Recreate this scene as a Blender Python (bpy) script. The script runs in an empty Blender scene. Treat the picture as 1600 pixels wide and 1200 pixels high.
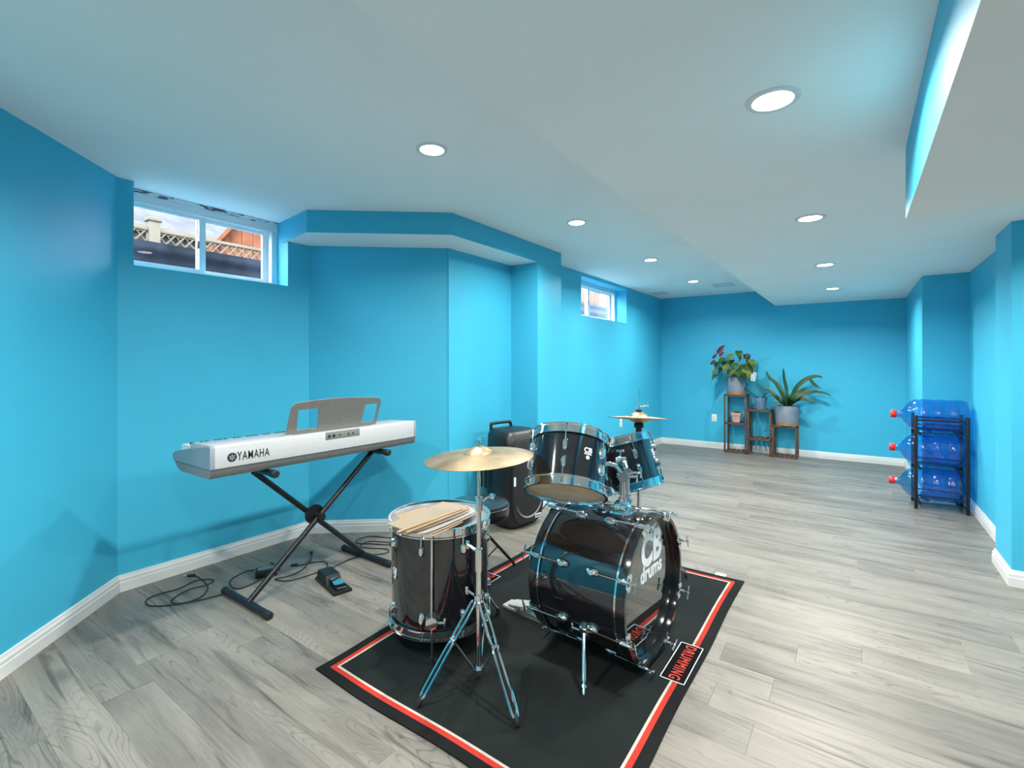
import bpy, bmesh, math, random
from mathutils import Vector, Matrix, Euler, Quaternion
random.seed(7)
R = math.radians
PI = math.pi
scene = bpy.context.scene
COL = scene.collection

# ------------------------------------------------------------------ camera
CAM_H = 1.30
cam_d = bpy.data.cameras.new('camera'); cam = bpy.data.objects.new('camera', cam_d); COL.objects.link(cam)
cam_d.sensor_width = 36.0; cam_d.sensor_fit = 'HORIZONTAL'; cam_d.lens = 756.0 / 1600.0 * 36.0
cam_d.shift_y = -0.020; cam_d.clip_start = 0.02; cam_d.clip_end = 200
cam.location = (0, 0, CAM_H); cam.rotation_euler = (PI / 2, 0, math.atan2(538, 756))
scene.camera = cam
# ------------------------------------------------------------------ world, sun, exposure
world = bpy.data.worlds.new('world'); scene.world = world; world.use_nodes = True
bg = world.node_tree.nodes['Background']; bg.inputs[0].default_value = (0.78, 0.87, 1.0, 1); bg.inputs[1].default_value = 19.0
sun_d = bpy.data.lights.new('sun', 'SUN'); sun_d.energy = 4.0; sun_d.angle = R(1.5); sun_d.color = (1, 0.95, 0.88)
sun = bpy.data.objects.new('sun', sun_d); COL.objects.link(sun); sun.location = (6, -4, 9); sun.rotation_euler = (R(38), 0, R(62))
scene.view_settings.view_transform = 'Standard'; scene.view_settings.look = 'None'
scene.view_settings.gamma = 1.0; scene.view_settings.use_curve_mapping = False
scene.view_settings.exposure = 0.38
POT_W = 22.0            # watts of each recessed ceiling lamp
POT_COL = (1.0, 0.965, 0.90)

# ------------------------------------------------------------------ helpers
class MB:
    def __init__(s): s.v = []; s.f = []
    def add(s, vs, fs, M=None):
        o = len(s.v)
        s.v += [tuple(M @ Vector(p)) if M else tuple(p) for p in vs]
        s.f += [tuple(i + o for i in f) for f in fs]
        return s
    def addbm(s, bm, M=None):
        bm.verts.index_update()
        s.add([v.co[:] for v in bm.verts], [[v.index for v in f.verts] for f in bm.faces], M); bm.free(); return s
    def box(s, lo, hi, bev=0.0, M=None, seg=2):
        bm = bmesh.new(); bmesh.ops.create_cube(bm, size=1.0)
        c = [(a + b) / 2 for a, b in zip(lo, hi)]; d = [abs(b - a) for a, b in zip(lo, hi)]
        for v in bm.verts: v.co = Vector((c[0] + v.co.x * d[0], c[1] + v.co.y * d[1], c[2] + v.co.z * d[2]))
        if bev > 0: bmesh.ops.bevel(bm, geom=bm.edges[:], offset=min(bev, min(d) * 0.48), segments=seg, profile=0.5, affect='EDGES')
        return s.addbm(bm, M)
    def cyl(s, p0, p1, r0, r1=None, n=14, M=None):
        r1 = r0 if r1 is None else r1
        p0 = Vector(p0); p1 = Vector(p1); q = (p1 - p0).to_track_quat('Z', 'Y')
        vs = []
        for p, r in ((p0, r0), (p1, r1)):
            for i in range(n):
                a = 2 * PI * i / n; vs.append(p + q @ Vector((r * math.cos(a), r * math.sin(a), 0)))
        fs = [(i, (i + 1) % n, n + (i + 1) % n, n + i) for i in range(n)] + [tuple(range(n))[::-1], tuple(range(n, 2 * n))]
        return s.add(vs, fs, M)
    def tube(s, pts, r, n=8, M=None, caps=True, closed=False):
        pts = [Vector(p) for p in pts]; m = len(pts); rs = r if isinstance(r, (list, tuple)) else [r] * m
        vs = []; nrm = None
        for i, p in enumerate(pts):
            if closed: t = pts[(i + 1) % m] - pts[i - 1]
            else: t = pts[min(i + 1, m - 1)] - pts[max(i - 1, 0)]
            t.normalize()
            if nrm is None:
                nrm = t.orthogonal().normalized()
            else:
                nrm = (nrm - t * nrm.dot(t)).normalized()
            b = t.cross(nrm)
            for k in range(n):
                a = 2 * PI * k / n; vs.append(p + (nrm * math.cos(a) + b * math.sin(a)) * rs[i])
        fs = []
        for i in range(m if closed else m - 1):
            j = (i + 1) % m
            for k in range(n): fs.append((i * n + k, i * n + (k + 1) % n, j * n + (k + 1) % n, j * n + k))
        if caps and not closed: fs += [tuple(range(n))[::-1], tuple(range((m - 1) * n, m * n))]
        return s.add(vs, fs, M)
    def lathe(s, prof, n=48, M=None, closed=False):
        """profile of (radius, z) turned about z"""
        vs = []; fs = []; m = len(prof); idx = []
        for r, z in prof:
            if r < 1e-6: idx.append([len(vs)] * n); vs.append((0, 0, z))
            else:
                idx.append(list(range(len(vs), len(vs) + n)))
                vs += [(r * math.cos(2 * PI * k / n), r * math.sin(2 * PI * k / n), z) for k in range(n)]
        for i in range(m if closed else m - 1):
            a = idx[i]; b = idx[(i + 1) % m]
            for k in range(n):
                f = [a[k], a[(k + 1) % n], b[(k + 1) % n], b[k]]
                f = [x for j, x in enumerate(f) if x not in f[:j]]
                if len(f) > 2: fs.append(tuple(f))
        return s.add(vs, fs, M)
    def prism(s, poly, h0, h1, M=None):
        """polygon in xy extruded in z"""
        n = len(poly); vs = [(x, y, h0) for x, y in poly] + [(x, y, h1) for x, y in poly]
        fs = [(i, (i + 1) % n, n + (i + 1) % n, n + i) for i in range(n)] + [tuple(range(n))[::-1], tuple(range(n, 2 * n))]
        return s.add(vs, fs, M)
    def loft(s, rings, M=None, caps=True):
        n = len(rings[0]); vs = [p for r in rings for p in r]; fs = []
        for i in range(len(rings) - 1):
            for k in range(n): fs.append((i * n + k, i * n + (k + 1) % n, (i + 1) * n + (k + 1) % n, (i + 1) * n + k))
        if caps: fs += [tuple(range(n))[::-1], tuple(range((len(rings) - 1) * n, len(rings) * n))]
        return s.add(vs, fs, M)
    def ball(s, c, r, n=12, sc=(1, 1, 1)):
        prof = [(r * math.sin(PI * i / 8), -r * math.cos(PI * i / 8)) for i in range(9)]; prof[0] = (0, -r); prof[-1] = (0, r)
        return s.lathe(prof, n, Matrix.Translation(c) @ Matrix.Diagonal((*sc, 1)))
    def mesh(s, name, angle=40):
        me = bpy.data.meshes.new(name); me.from_pydata(s.v, [], s.f)
        bm = bmesh.new(); bm.from_mesh(me); bmesh.ops.recalc_face_normals(bm, faces=bm.faces[:]); bm.to_mesh(me); bm.free()
        me.shade_smooth(); me.set_sharp_from_angle(angle=R(angle)); return me
    def build(s, name, mat, parent=None, label=None, cat=None, group=None, kind=None, angle=40, M=None):
        return put(name, s.mesh(name, angle), mat, parent, label, cat, group, kind, M)

def tag(o, label=None, cat=None, group=None, kind=None):
    if label: o['label'] = label
    if cat: o['category'] = cat
    if group: o['group'] = group
    if kind: o['kind'] = kind
    return o
def put(name, me, mat=None, parent=None, label=None, cat=None, group=None, kind=None, M=None):
    if mat and not me.materials: me.materials.append(mat)
    o = bpy.data.objects.new(name, me); COL.objects.link(o)
    if parent: o.parent = parent
    if M is not None: o.matrix_local = M
    return tag(o, label, cat, group, kind)
def thing(name, label, cat, loc=(0, 0, 0), rot=(0, 0, 0), group=None, kind=None):
    o = bpy.data.objects.new(name, None); o.empty_display_size = 0.1; COL.objects.link(o)
    o.location = loc; o.rotation_euler = rot
    return tag(o, label, cat, group, kind)
def rx(a): return Matrix.Rotation(a, 4, 'X')
def ry(a): return Matrix.Rotation(a, 4, 'Y')
def rz(a): return Matrix.Rotation(a, 4, 'Z')
def T(x, y, z): return Matrix.Translation((x, y, z))
def basis(ex, ey, ez, o=(0, 0, 0)):
    M = Matrix.Identity(4)
    for j, e in enumerate((ex, ey, ez)):
        for i in range(3): M[i][j] = e[i]
    for i in range(3): M[i][3] = o[i]
    return M
def spline(pts, sub=8, closed=False):
    """Catmull-Rom through the points"""
    P = [Vector(p) for p in pts]; n = len(P); out = []
    for i in range(n if closed else n - 1):
        if closed: a, b, c, d = P[i - 1], P[i], P[(i + 1) % n], P[(i + 2) % n]
        else: a, b, c, d = P[max(i - 1, 0)], P[i], P[i + 1], P[min(i + 2, n - 1)]
        for k in range(sub):
            t = k / sub
            out.append(0.5 * ((2 * b) + (c - a) * t + (2 * a - 5 * b + 4 * c - d) * t * t + (3 * b - a - 3 * c + d) * t ** 3))
    if not closed: out.append(P[-1])
    return out
def text_mesh(txt, size, depth=0.001, bold=0.0, spacing=1.0):
    cu = bpy.data.curves.new('lettering', 'FONT'); cu.body = txt; cu.size = size; cu.extrude = depth / 2; cu.offset = bold
    cu.align_x = 'CENTER'; cu.align_y = 'CENTER'; cu.space_character = spacing; cu.resolution_u = 4
    o = bpy.data.objects.new('lettering', cu); COL.objects.link(o); bpy.context.view_layer.update()
    me = bpy.data.meshes.new_from_object(o.evaluated_get(bpy.context.evaluated_depsgraph_get()))
    bpy.data.objects.remove(o); bpy.data.curves.remove(cu); me.materials.clear(); return me
def lettering(name, txt, size, mat, parent, M, depth=0.001, bold=0.0, spacing=1.0, sx=1.0):
    me = text_mesh(txt, size, depth, bold, spacing); me.transform(M @ Matrix.Diagonal((sx, 1, 1, 1)))
    return put(name, me, mat, parent)

# ------------------------------------------------------------------ materials
def mat(name, col, rough=0.5, metal=0.0, spec=0.5, coat=0.0, noise=None, bump=None, trans=0.0, emit=None, sheen=0.0):
    """noise = (scale, amount): slight colour mottling; bump = (scale, strength, distance)"""
    m = bpy.data.materials.new(name); m.use_nodes = True; nt = m.node_tree; b = nt.nodes['Principled BSDF']
    b.inputs['Base Color'].default_value = (*col, 1); b.inputs['Roughness'].default_value = rough
    b.inputs['Metallic'].default_value = metal; b.inputs['Specular IOR Level'].default_value = spec
    b.inputs['Coat Weight'].default_value = coat; b.inputs['Coat Roughness'].default_value = 0.03
    if sheen: b.inputs['Sheen Weight'].default_value = sheen
    if trans: b.inputs['Transmission Weight'].default_value = trans
    if emit: b.inputs['Emission Color'].default_value = (*emit[0], 1); b.inputs['Emission Strength'].default_value = emit[1]
    L = nt.links.new
    if noise or bump: tc = nt.nodes.new('ShaderNodeTexCoord')
    if noise:
        n = nt.nodes.new('ShaderNodeTexNoise'); n.inputs['Scale'].default_value = noise[0]; n.inputs['Detail'].default_value = 5; L(tc.outputs['Object'], n.inputs['Vector'])
        r = nt.nodes.new('ShaderNodeValToRGB'); L(n.outputs['Fac'], r.inputs['Fac'])
        k = noise[1]
        r.color_ramp.elements[0].position = 0.3; r.color_ramp.elements[1].position = 0.7
        r.color_ramp.elements[0].color = (*[c * (1 - k) for c in col], 1); r.color_ramp.elements[1].color = (*[min(1, c * (1 + k)) for c in col], 1)
        L(r.outputs['Color'], b.inputs['Base Color'])
    if bump:
        n2 = nt.nodes.new('ShaderNodeTexNoise'); n2.inputs['Scale'].default_value = bump[0]; n2.inputs['Detail'].default_value = 3; L(tc.outputs['Object'], n2.inputs['Vector'])
        bp = nt.nodes.new('ShaderNodeBump'); bp.inputs['Strength'].default_value = bump[1]; bp.inputs['Distance'].default_value = bump[2]
        L(n2.outputs['Fac'], bp.inputs['Height']); L(bp.outputs['Normal'], b.inputs['Normal'])
    return m

WALL = mat('blue_wall_paint', (0.058, 0.475, 0.685), 0.50, spec=0.35, noise=(1.6, 0.03), bump=(260, 0.06, 0.001))
CEIL = mat('white_ceiling_paint', (0.91, 0.91, 0.89), 0.8, spec=0.2, noise=(2.2, 0.015), bump=(180, 0.05, 0.001))
TRIM = mat('white_trim_paint', (0.74, 0.73, 0.71), 0.35, noise=(6, 0.02))
PVC = mat('white_window_vinyl', (0.82, 0.84, 0.86), 0.3, noise=(8, 0.02))
CHROME = mat('chrome', (0.80, 0.80, 0.80), 0.07, 1.0, noise=(30, 0.05))
PEDALSILVER = mat('silver_pedal_paint', (0.42, 0.42, 0.40), 0.35, noise=(30, 0.1))
STEEL = mat('brushed_steel', (0.62, 0.61, 0.58), 0.22, 1.0, noise=(40, 0.08))
WRAP = mat('black_gloss_drum_wrap', (0.006, 0.006, 0.008), 0.09, spec=0.6, coat=1.0, noise=(4, 0.3))
BLKGLOSS = mat('black_gloss_hoop', (0.008, 0.008, 0.009), 0.12, spec=0.6, coat=0.6, noise=(10, 0.2))
BLACK = mat('black_powder_coat', (0.006, 0.007, 0.009), 0.38, noise=(30, 0.2))
RUBBER = mat('black_rubber', (0.010, 0.010, 0.011), 0.6, noise=(40, 0.2))
BLKPLASTIC = mat('black_moulded_plastic', (0.008, 0.008, 0.009), 0.42, noise=(20, 0.2), bump=(220, 0.15, 0.001))
VINYL = mat('black_vinyl_cushion', (0.012, 0.012, 0.014), 0.28, coat=0.3, noise=(20, 0.2))
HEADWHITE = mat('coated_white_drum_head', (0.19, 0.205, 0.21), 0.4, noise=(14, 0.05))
HEADTAN = mat('tan_clear_drum_head', (0.88, 0.64, 0.41), 0.40, coat=0.0, noise=(9, 0.15))
HEADBLACK = mat('black_mirror_drum_head', (0.012, 0.012, 0.012), 0.03, spec=1.0, coat=1.0, noise=(6, 0.2))
WHITEPRINT = mat('white_print', (0.82, 0.85, 0.88), 0.5, noise=(30, 0.03))
REDPRINT = mat('red_print', (0.50, 0.034, 0.022), 0.8, noise=(40, 0.1))
MATPRINT = mat('black_mat_print', (0.006, 0.007, 0.007), 0.95, spec=0.05, noise=(40, 0.1))
BLACKPRINT = mat('black_print', (0.015, 0.016, 0.018), 0.5, noise=(40, 0.1))
SILVER = mat('silver_white_plastic', (0.44, 0.45, 0.46), 0.38, noise=(60, 0.03))
GREYPLASTIC = mat('grey_plastic', (0.20, 0.20, 0.19), 0.45, noise=(50, 0.06))
RESTGREY = mat('grey_music_rest_plastic', (0.21, 0.205, 0.19), 0.45, noise=(50, 0.06))
IVORY = mat('white_piano_key_plastic', (0.85, 0.85, 0.83), 0.25, noise=(20, 0.02))
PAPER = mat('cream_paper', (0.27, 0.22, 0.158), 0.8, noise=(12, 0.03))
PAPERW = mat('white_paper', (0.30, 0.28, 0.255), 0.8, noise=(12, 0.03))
MAPLE = mat('maple_drumstick', (0.36, 0.23, 0.12), 0.45, noise=(25, 0.12))
BROWNWOOD = mat('brown_stained_wood', (0.11, 0.055, 0.032), 0.55, noise=(18, 0.35))
POTGREY = mat('grey_glazed_pot', (0.19, 0.215, 0.26), 0.45, noise=(9, 0.12))
POTTAN = mat('tan_pot_foot', (0.34, 0.19, 0.09), 0.6, noise=(12, 0.15))
POTBLUE = mat('dark_blue_pot', (0.09, 0.16, 0.25), 0.4, noise=(12, 0.2))
POTPINK = mat('pink_terracotta_pot', (0.62, 0.34, 0.28), 0.6, noise=(10, 0.15))
SOIL = mat('potting_soil', (0.045, 0.03, 0.02), 0.9, noise=(50, 0.5), bump=(80, 0.8, 0.004))
LEAF = mat('green_leaf', (0.030, 0.090, 0.014), 0.4, noise=(14, 0.5))
LEAFY = mat('yellow_green_leaf', (0.15, 0.18, 0.025), 0.4, noise=(18, 0.45))
LEAFD = mat('dark_green_strap_leaf', (0.020, 0.065, 0.016), 0.5, noise=(12, 0.45))
STEM = mat('green_stem', (0.10, 0.16, 0.05), 0.5, noise=(20, 0.3))
PURPLE = mat('purple_flower', (0.10, 0.006, 0.035), 0.4, noise=(30, 0.4))
CAPRED = mat('red_bottle_cap', (0.72, 0.02, 0.015), 0.35, noise=(20, 0.08))
OUTLET = mat('white_outlet_plastic', (0.85, 0.84, 0.81), 0.3, noise=(20, 0.02))
DARKHOLE = mat('dark_socket', (0.01, 0.01, 0.01), 0.6, noise=(30, 0.1))
SUBFLOOR = mat('dark_subfloor', (0.10, 0.10, 0.095), 0.8, noise=(6, 0.1))
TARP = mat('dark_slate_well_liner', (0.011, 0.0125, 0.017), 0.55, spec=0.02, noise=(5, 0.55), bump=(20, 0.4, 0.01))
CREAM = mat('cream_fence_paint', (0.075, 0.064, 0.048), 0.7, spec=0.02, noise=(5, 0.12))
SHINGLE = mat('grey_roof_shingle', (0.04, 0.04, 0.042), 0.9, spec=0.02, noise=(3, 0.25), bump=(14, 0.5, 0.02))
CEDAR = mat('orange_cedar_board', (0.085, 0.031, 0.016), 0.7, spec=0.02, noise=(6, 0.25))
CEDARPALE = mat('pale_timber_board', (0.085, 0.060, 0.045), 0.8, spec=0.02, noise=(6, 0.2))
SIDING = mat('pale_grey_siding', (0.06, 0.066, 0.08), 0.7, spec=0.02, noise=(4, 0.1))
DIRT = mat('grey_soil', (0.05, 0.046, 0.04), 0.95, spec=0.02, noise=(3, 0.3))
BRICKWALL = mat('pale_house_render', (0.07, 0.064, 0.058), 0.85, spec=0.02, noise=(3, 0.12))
STAINED = None

def m_stain():
    m = mat('scuffed_white_trim', (0.78, 0.80, 0.82), 0.6); nt = m.node_tree; L = nt.links.new; b = nt.nodes['Principled BSDF']
    tc = nt.nodes.new('ShaderNodeTexCoord'); mp = nt.nodes.new('ShaderNodeMapping'); mp.inputs['Scale'].default_value = (60, 14, 60); L(tc.outputs['Object'], mp.inputs[0])
    n = nt.nodes.new('ShaderNodeTexNoise'); n.inputs['Scale'].default_value = 1.0; n.inputs['Detail'].default_value = 6; L(mp.outputs[0], n.inputs['Vector'])
    r = nt.nodes.new('ShaderNodeValToRGB'); r.color_ramp.elements[0].position = 0.40; r.color_ramp.elements[1].position = 0.47
    r.color_ramp.elements[0].color = (0.12, 0.07, 0.12, 1); r.color_ramp.elements[1].color = (0.78, 0.80, 0.82, 1)
    L(n.outputs['Fac'], r.inputs['Fac']); L(r.outputs['Color'], b.inputs['Base Color']); return m
STAINED = m_stain()

def m_plank():
    m = bpy.data.materials.new('grey_oak_plank'); m.use_nodes = True; nt = m.node_tree; L = nt.links.new; N = nt.nodes.new
    b = nt.nodes['Principled BSDF']; b.inputs['Roughness'].default_value = 0.42; b.inputs['Specular IOR Level'].default_value = 0.4
    tc = N('ShaderNodeTexCoord'); oi = N('ShaderNodeObjectInfo')
    off = N('ShaderNodeVectorMath'); off.operation = 'SCALE'; off.inputs[0].default_value = (37.0, 53.0, 19.0); L(oi.outputs['Random'], off.inputs['Scale'])
    ad = N('ShaderNodeVectorMath'); ad.operation = 'ADD'; L(tc.outputs['Object'], ad.inputs[0]); L(off.outputs[0], ad.inputs[1])
    def noise(scale, sc, det=4, dist=0.0, rough=0.55):
        mp = N('ShaderNodeMapping'); mp.inputs['Scale'].default_value = scale; L(ad.outputs[0], mp.inputs[0])
        n = N('ShaderNodeTexNoise'); n.inputs['Scale'].default_value = sc; n.inputs['Detail'].default_value = det; n.inputs['Distortion'].default_value = dist; n.inputs['Roughness'].default_value = rough
        L(mp.outputs[0], n.inputs['Vector']); return n
    def ramp(src, stops):
        r = N('ShaderNodeValToRGB'); e = r.color_ramp.elements
        while len(e) < len(stops): e.new(0.5)
        for i, (p, c) in enumerate(stops): e[i].position = p; e[i].color = (*c, 1)
        L(src, r.inputs['Fac']); return r
    def mix(a, bb, f, mode='MULTIPLY'):
        x = N('ShaderNodeMix'); x.data_type = 'RGBA'; x.blend_type = mode; x.inputs['Factor'].default_value = 1.0
        if isinstance(f, float): x.inputs['Factor'].default_value = f
        else: L(f, x.inputs['Factor'])
        L(a, x.inputs['A']); L(bb, x.inputs['B']); return x
    # broad cloudy tone along the board
    broad = noise((0.9, 5.0, 1), 1.6, 3, 0.6)
    base = ramp(broad.outputs['Fac'], [(0.28, (0.146, 0.136, 0.119)), (0.48, (0.214, 0.199, 0.174)), (0.72, (0.262, 0.243, 0.212))])
    # fine fibre
    fine = noise((6.0, 150.0, 1), 1.0, 6, 0.3, 0.7)
    fr = ramp(fine.outputs['Fac'], [(0.30, (0.72, 0.72, 0.72)), (0.55, (1, 1, 1)), (0.75, (1.0, 1.0, 1.0))])
    c1 = mix(base.outputs['Color'], fr.outputs['Color'], 0.75)
    # cathedral grain: contour lines of a stretched noise
    cg = noise((0.55, 5.0, 1), 1.5, 1.5, 0.25)
    mu = N('ShaderNodeMath'); mu.operation = 'MULTIPLY'; mu.inputs[1].default_value = 250.0; L(cg.outputs['Fac'], mu.inputs[0])
    sn = N('ShaderNodeMath'); sn.operation = 'SINE'; L(mu.outputs[0], sn.inputs[0])
    wr = ramp(sn.outputs[0], [(0.0, (1, 1, 1)), (0.70, (1, 1, 1)), (1.0, (0.60, 0.60, 0.60))])
    msk = noise((0.8, 3.5, 1), 1.8, 2, 0.3); mk = ramp(msk.outputs['Fac'], [(0.42, (0.08, 0.08, 0.08)), (0.60, (0.85, 0.85, 0.85))])
    c2 = mix(c1.outputs['Result'], wr.outputs['Color'], mk.outputs['Color'])
    # dark streaks and knots
    st = noise((1.1, 17.0, 1), 1.3, 4, 1.0); sr = ramp(st.outputs['Fac'], [(0.30, (0.34, 0.34, 0.33)), (0.44, (1, 1, 1)), (1.0, (1, 1, 1))])
    c3 = mix(c2.outputs['Result'], sr.outputs['Color'], 0.75)
    kn = N('ShaderNodeTexVoronoi'); kn.inputs['Scale'].default_value = 1.0; mpk = N('ShaderNodeMapping'); mpk.inputs['Scale'].default_value = (1.7, 4.2, 1); L(ad.outputs[0], mpk.inputs[0]); L(mpk.outputs[0], kn.inputs['Vector'])
    kr = ramp(kn.outputs['Distance'], [(0.0, (0.40, 0.40, 0.39)), (0.07, (0.62, 0.62, 0.61)), (0.16, (1, 1, 1))])
    c4 = mix(c3.outputs['Result'], kr.outputs['Color'], 0.8)
    # board-to-board tone
    bt = ramp(oi.outputs['Random'], [(0.0, (0.84, 0.845, 0.85)), (0.5, (0.97, 0.965, 0.955)), (1.0, (1.08, 1.07, 1.05))])
    c5 = mix(c4.outputs['Result'], bt.outputs['Color'], 1.0)
    L(c5.outputs['Result'], b.inputs['Base Color'])
    bp = N('ShaderNodeBump'); bp.inputs['Strength'].default_value = 0.12; bp.inputs['Distance'].default_value = 0.001; L(fine.outputs['Fac'], bp.inputs['Height']); L(bp.outputs['Normal'], b.inputs['Normal'])
    return m
PLANK = m_plank()

def m_bronze():
    m = mat('lathed_bronze', (0.55, 0.42, 0.25), 0.44, 1.0); nt = m.node_tree; L = nt.links.new; N = nt.nodes.new; b = nt.nodes['Principled BSDF']
    tc = N('ShaderNodeTexCoord'); ln = N('ShaderNodeVectorMath'); ln.operation = 'LENGTH'
    fl = N('ShaderNodeVectorMath'); fl.operation = 'MULTIPLY'; fl.inputs[1].default_value = (1, 1, 0); L(tc.outputs['Object'], fl.inputs[0]); L(fl.outputs[0], ln.inputs[0])
    mu = N('ShaderNodeMath'); mu.operation = 'MULTIPLY'; mu.inputs[1].default_value = 1400; L(ln.outputs['Value'], mu.inputs[0])
    sn = N('ShaderNodeMath'); sn.operation = 'SINE'; L(mu.outputs[0], sn.inputs[0])
    bp = N('ShaderNodeBump'); bp.inputs['Strength'].default_value = 0.25; bp.inputs['Distance'].default_value = 0.0006; L(sn.outputs[0], bp.inputs['Height']); L(bp.outputs['Normal'], b.inputs['Normal'])
    n = N('ShaderNodeTexNoise'); n.inputs['Scale'].default_value = 7; n.inputs['Detail'].default_value = 5; L(tc.outputs['Object'], n.inputs['Vector'])
    r = N('ShaderNodeValToRGB'); r.color_ramp.elements[0].position = 0.35; r.color_ramp.elements[1].position = 0.7
    r.color_ramp.elements[0].color = (0.24, 0.175, 0.10, 1); r.color_ramp.elements[1].color = (0.48, 0.37, 0.23, 1)
    L(n.outputs['Fac'], r.inputs['Fac']); L(r.outputs['Color'], b.inputs['Base Color']); return m
BRONZE = m_bronze()

def m_rug(W, Lh):
    """flat print of the drum mat: black pile, red and white border lines"""
    m = bpy.data.materials.new('printed_drum_mat'); m.use_nodes = True; nt = m.node_tree; L = nt.links.new; N = nt.nodes.new; b = nt.nodes['Principled BSDF']
    b.inputs['Roughness'].default_value = 0.9; b.inputs['Specular IOR Level'].default_value = 0.2
    uv = N('ShaderNodeUVMap'); uv.uv_map = 'print'; sp = N('ShaderNodeSeparateXYZ'); L(uv.outputs[0], sp.inputs[0])
    def mth(op, a, c):
        n = N('ShaderNodeMath'); n.operation = op
        for i, x in enumerate((a, c)):
            if isinstance(x, (int, float)): n.inputs[i].default_value = x
            else: L(x, n.inputs[i])
        return n.outputs[0]
    u = sp.outputs['X']; v = sp.outputs['Y']
    d = mth('MINIMUM', mth('MINIMUM', u, mth('SUBTRACT', W, u)), mth('MINIMUM', v, mth('SUBTRACT', Lh, v)))
    r = N('ShaderNodeValToRGB'); r.color_ramp.interpolation = 'CONSTANT'; e = r.color_ramp.elements
    red = (0.46, 0.034, 0.022, 1); wh = (0.46, 0.43, 0.39, 1); bk = (0.006, 0.007, 0.007, 1); pile = (0.0085, 0.012, 0.012, 1)
    k = 0.2
    e[0].position = 0; e[0].color = bk
    for p, c in ((0.042, red), (0.062, wh), (0.072, pile)):
        q = e.new(p / k) if p != 0.072 else e[-1]
        q.position = p / k; q.color = c
    e = r.color_ramp.elements
    L(mth('DIVIDE', d, k), r.inputs['Fac'])
    tc = N('ShaderNodeTexCoord'); n = N('ShaderNodeTexNoise'); n.inputs['Scale'].default_value = 5; n.inputs['Detail'].default_value = 6; L(tc.outputs['Object'], n.inputs['Vector'])
    nr = N('ShaderNodeValToRGB'); nr.color_ramp.elements[0].position = 0.3; nr.color_ramp.elements[0].color = (0.7, 0.7, 0.7, 1); nr.color_ramp.elements[1].position = 0.75; nr.color_ramp.elements[1].color = (1.25, 1.25, 1.2, 1); L(n.outputs['Fac'], nr.inputs['Fac'])
    x = N('ShaderNodeMix'); x.data_type = 'RGBA'; x.blend_type = 'MULTIPLY'; x.inputs['Factor'].default_value = 1; L(r.outputs['Color'], x.inputs['A']); L(nr.outputs['Color'], x.inputs['B'])
    L(x.outputs['Result'], b.inputs['Base Color'])
    n2 = N('ShaderNodeTexNoise'); n2.inputs['Scale'].default_value = 420; L(tc.outputs['Object'], n2.inputs['Vector'])
    bp = N('ShaderNodeBump'); bp.inputs['Strength'].default_value = 0.4; bp.inputs['Distance'].default_value = 0.002; L(n2.outputs['Fac'], bp.inputs['Height']); L(bp.outputs['Normal'], b.inputs['Normal'])
    return m

def front_fresnel(nt, ior):
    """Fresnel reflectance on the outer face only, so thin sheets do not trap light inside"""
    f = nt.nodes.new('ShaderNodeFresnel'); f.inputs[0].default_value = ior; g = nt.nodes.new('ShaderNodeNewGeometry')
    i = nt.nodes.new('ShaderNodeMath'); i.operation = 'SUBTRACT'; i.inputs[0].default_value = 1.0; nt.links.new(g.outputs['Backfacing'], i.inputs[1])
    m = nt.nodes.new('ShaderNodeMath'); m.operation = 'MULTIPLY'; nt.links.new(f.outputs[0], m.inputs[0]); nt.links.new(i.outputs[0], m.inputs[1]); return m.outputs[0]
def m_clear(name, col, refl=1.45, rough=0.02):
    """thin-walled see-through plastic or glass"""
    m = bpy.data.materials.new(name); m.use_nodes = True; nt = m.node_tree; nt.nodes.remove(nt.nodes['Principled BSDF']); N = nt.nodes.new; L = nt.links.new
    out = nt.nodes['Material Output']; t = N('ShaderNodeBsdfTransparent'); t.inputs[0].default_value = (*col, 1)
    g = N('ShaderNodeBsdfGlossy'); g.inputs['Roughness'].default_value = rough; f = front_fresnel(nt, refl)
    x = N('ShaderNodeMixShader'); L(f, x.inputs[0]); L(t.outputs[0], x.inputs[1]); L(g.outputs[0], x.inputs[2]); L(x.outputs[0], out.inputs[0]); return m
GLASS = m_clear('window_glass', (0.93, 0.95, 0.96))
def m_jug():
    m = bpy.data.materials.new('blue_translucent_bottle'); m.use_nodes = True; nt = m.node_tree; N = nt.nodes.new; L = nt.links.new
    b = nt.nodes['Principled BSDF']; out = nt.nodes['Material Output']
    b.inputs['Base Color'].default_value = (0.03, 0.22, 0.72, 1); b.inputs['Roughness'].default_value = 0.08
    tc = N('ShaderNodeTexCoord'); n = N('ShaderNodeTexNoise'); n.inputs['Scale'].default_value = 6; L(tc.outputs['Object'], n.inputs['Vector'])
    r = N('ShaderNodeValToRGB'); r.color_ramp.elements[0].color = (0.30, 0.64, 0.93, 1); r.color_ramp.elements[1].color = (0.44, 0.76, 0.97, 1); L(n.outputs['Fac'], r.inputs['Fac'])
    t = N('ShaderNodeBsdfTransparent'); L(r.outputs['Color'], t.inputs[0])
    x = N('ShaderNodeMixShader'); x.inputs[0].default_value = 0.08; L(t.outputs[0], x.inputs[1]); L(b.outputs[0], x.inputs[2])
    g = N('ShaderNodeBsdfGlossy'); g.inputs['Roughness'].default_value = 0.10; y = N('ShaderNodeMixShader'); L(front_fresnel(nt, 1.7), y.inputs[0]); L(x.outputs[0], y.inputs[1]); L(g.outputs[0], y.inputs[2])
    L(y.outputs[0], out.inputs[0]); return m
JUG = m_jug()
LENS = mat('lamp_diffuser', (0.9, 0.9, 0.88), 0.5, emit=((1.0, 0.97, 0.92), 14.0))

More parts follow.
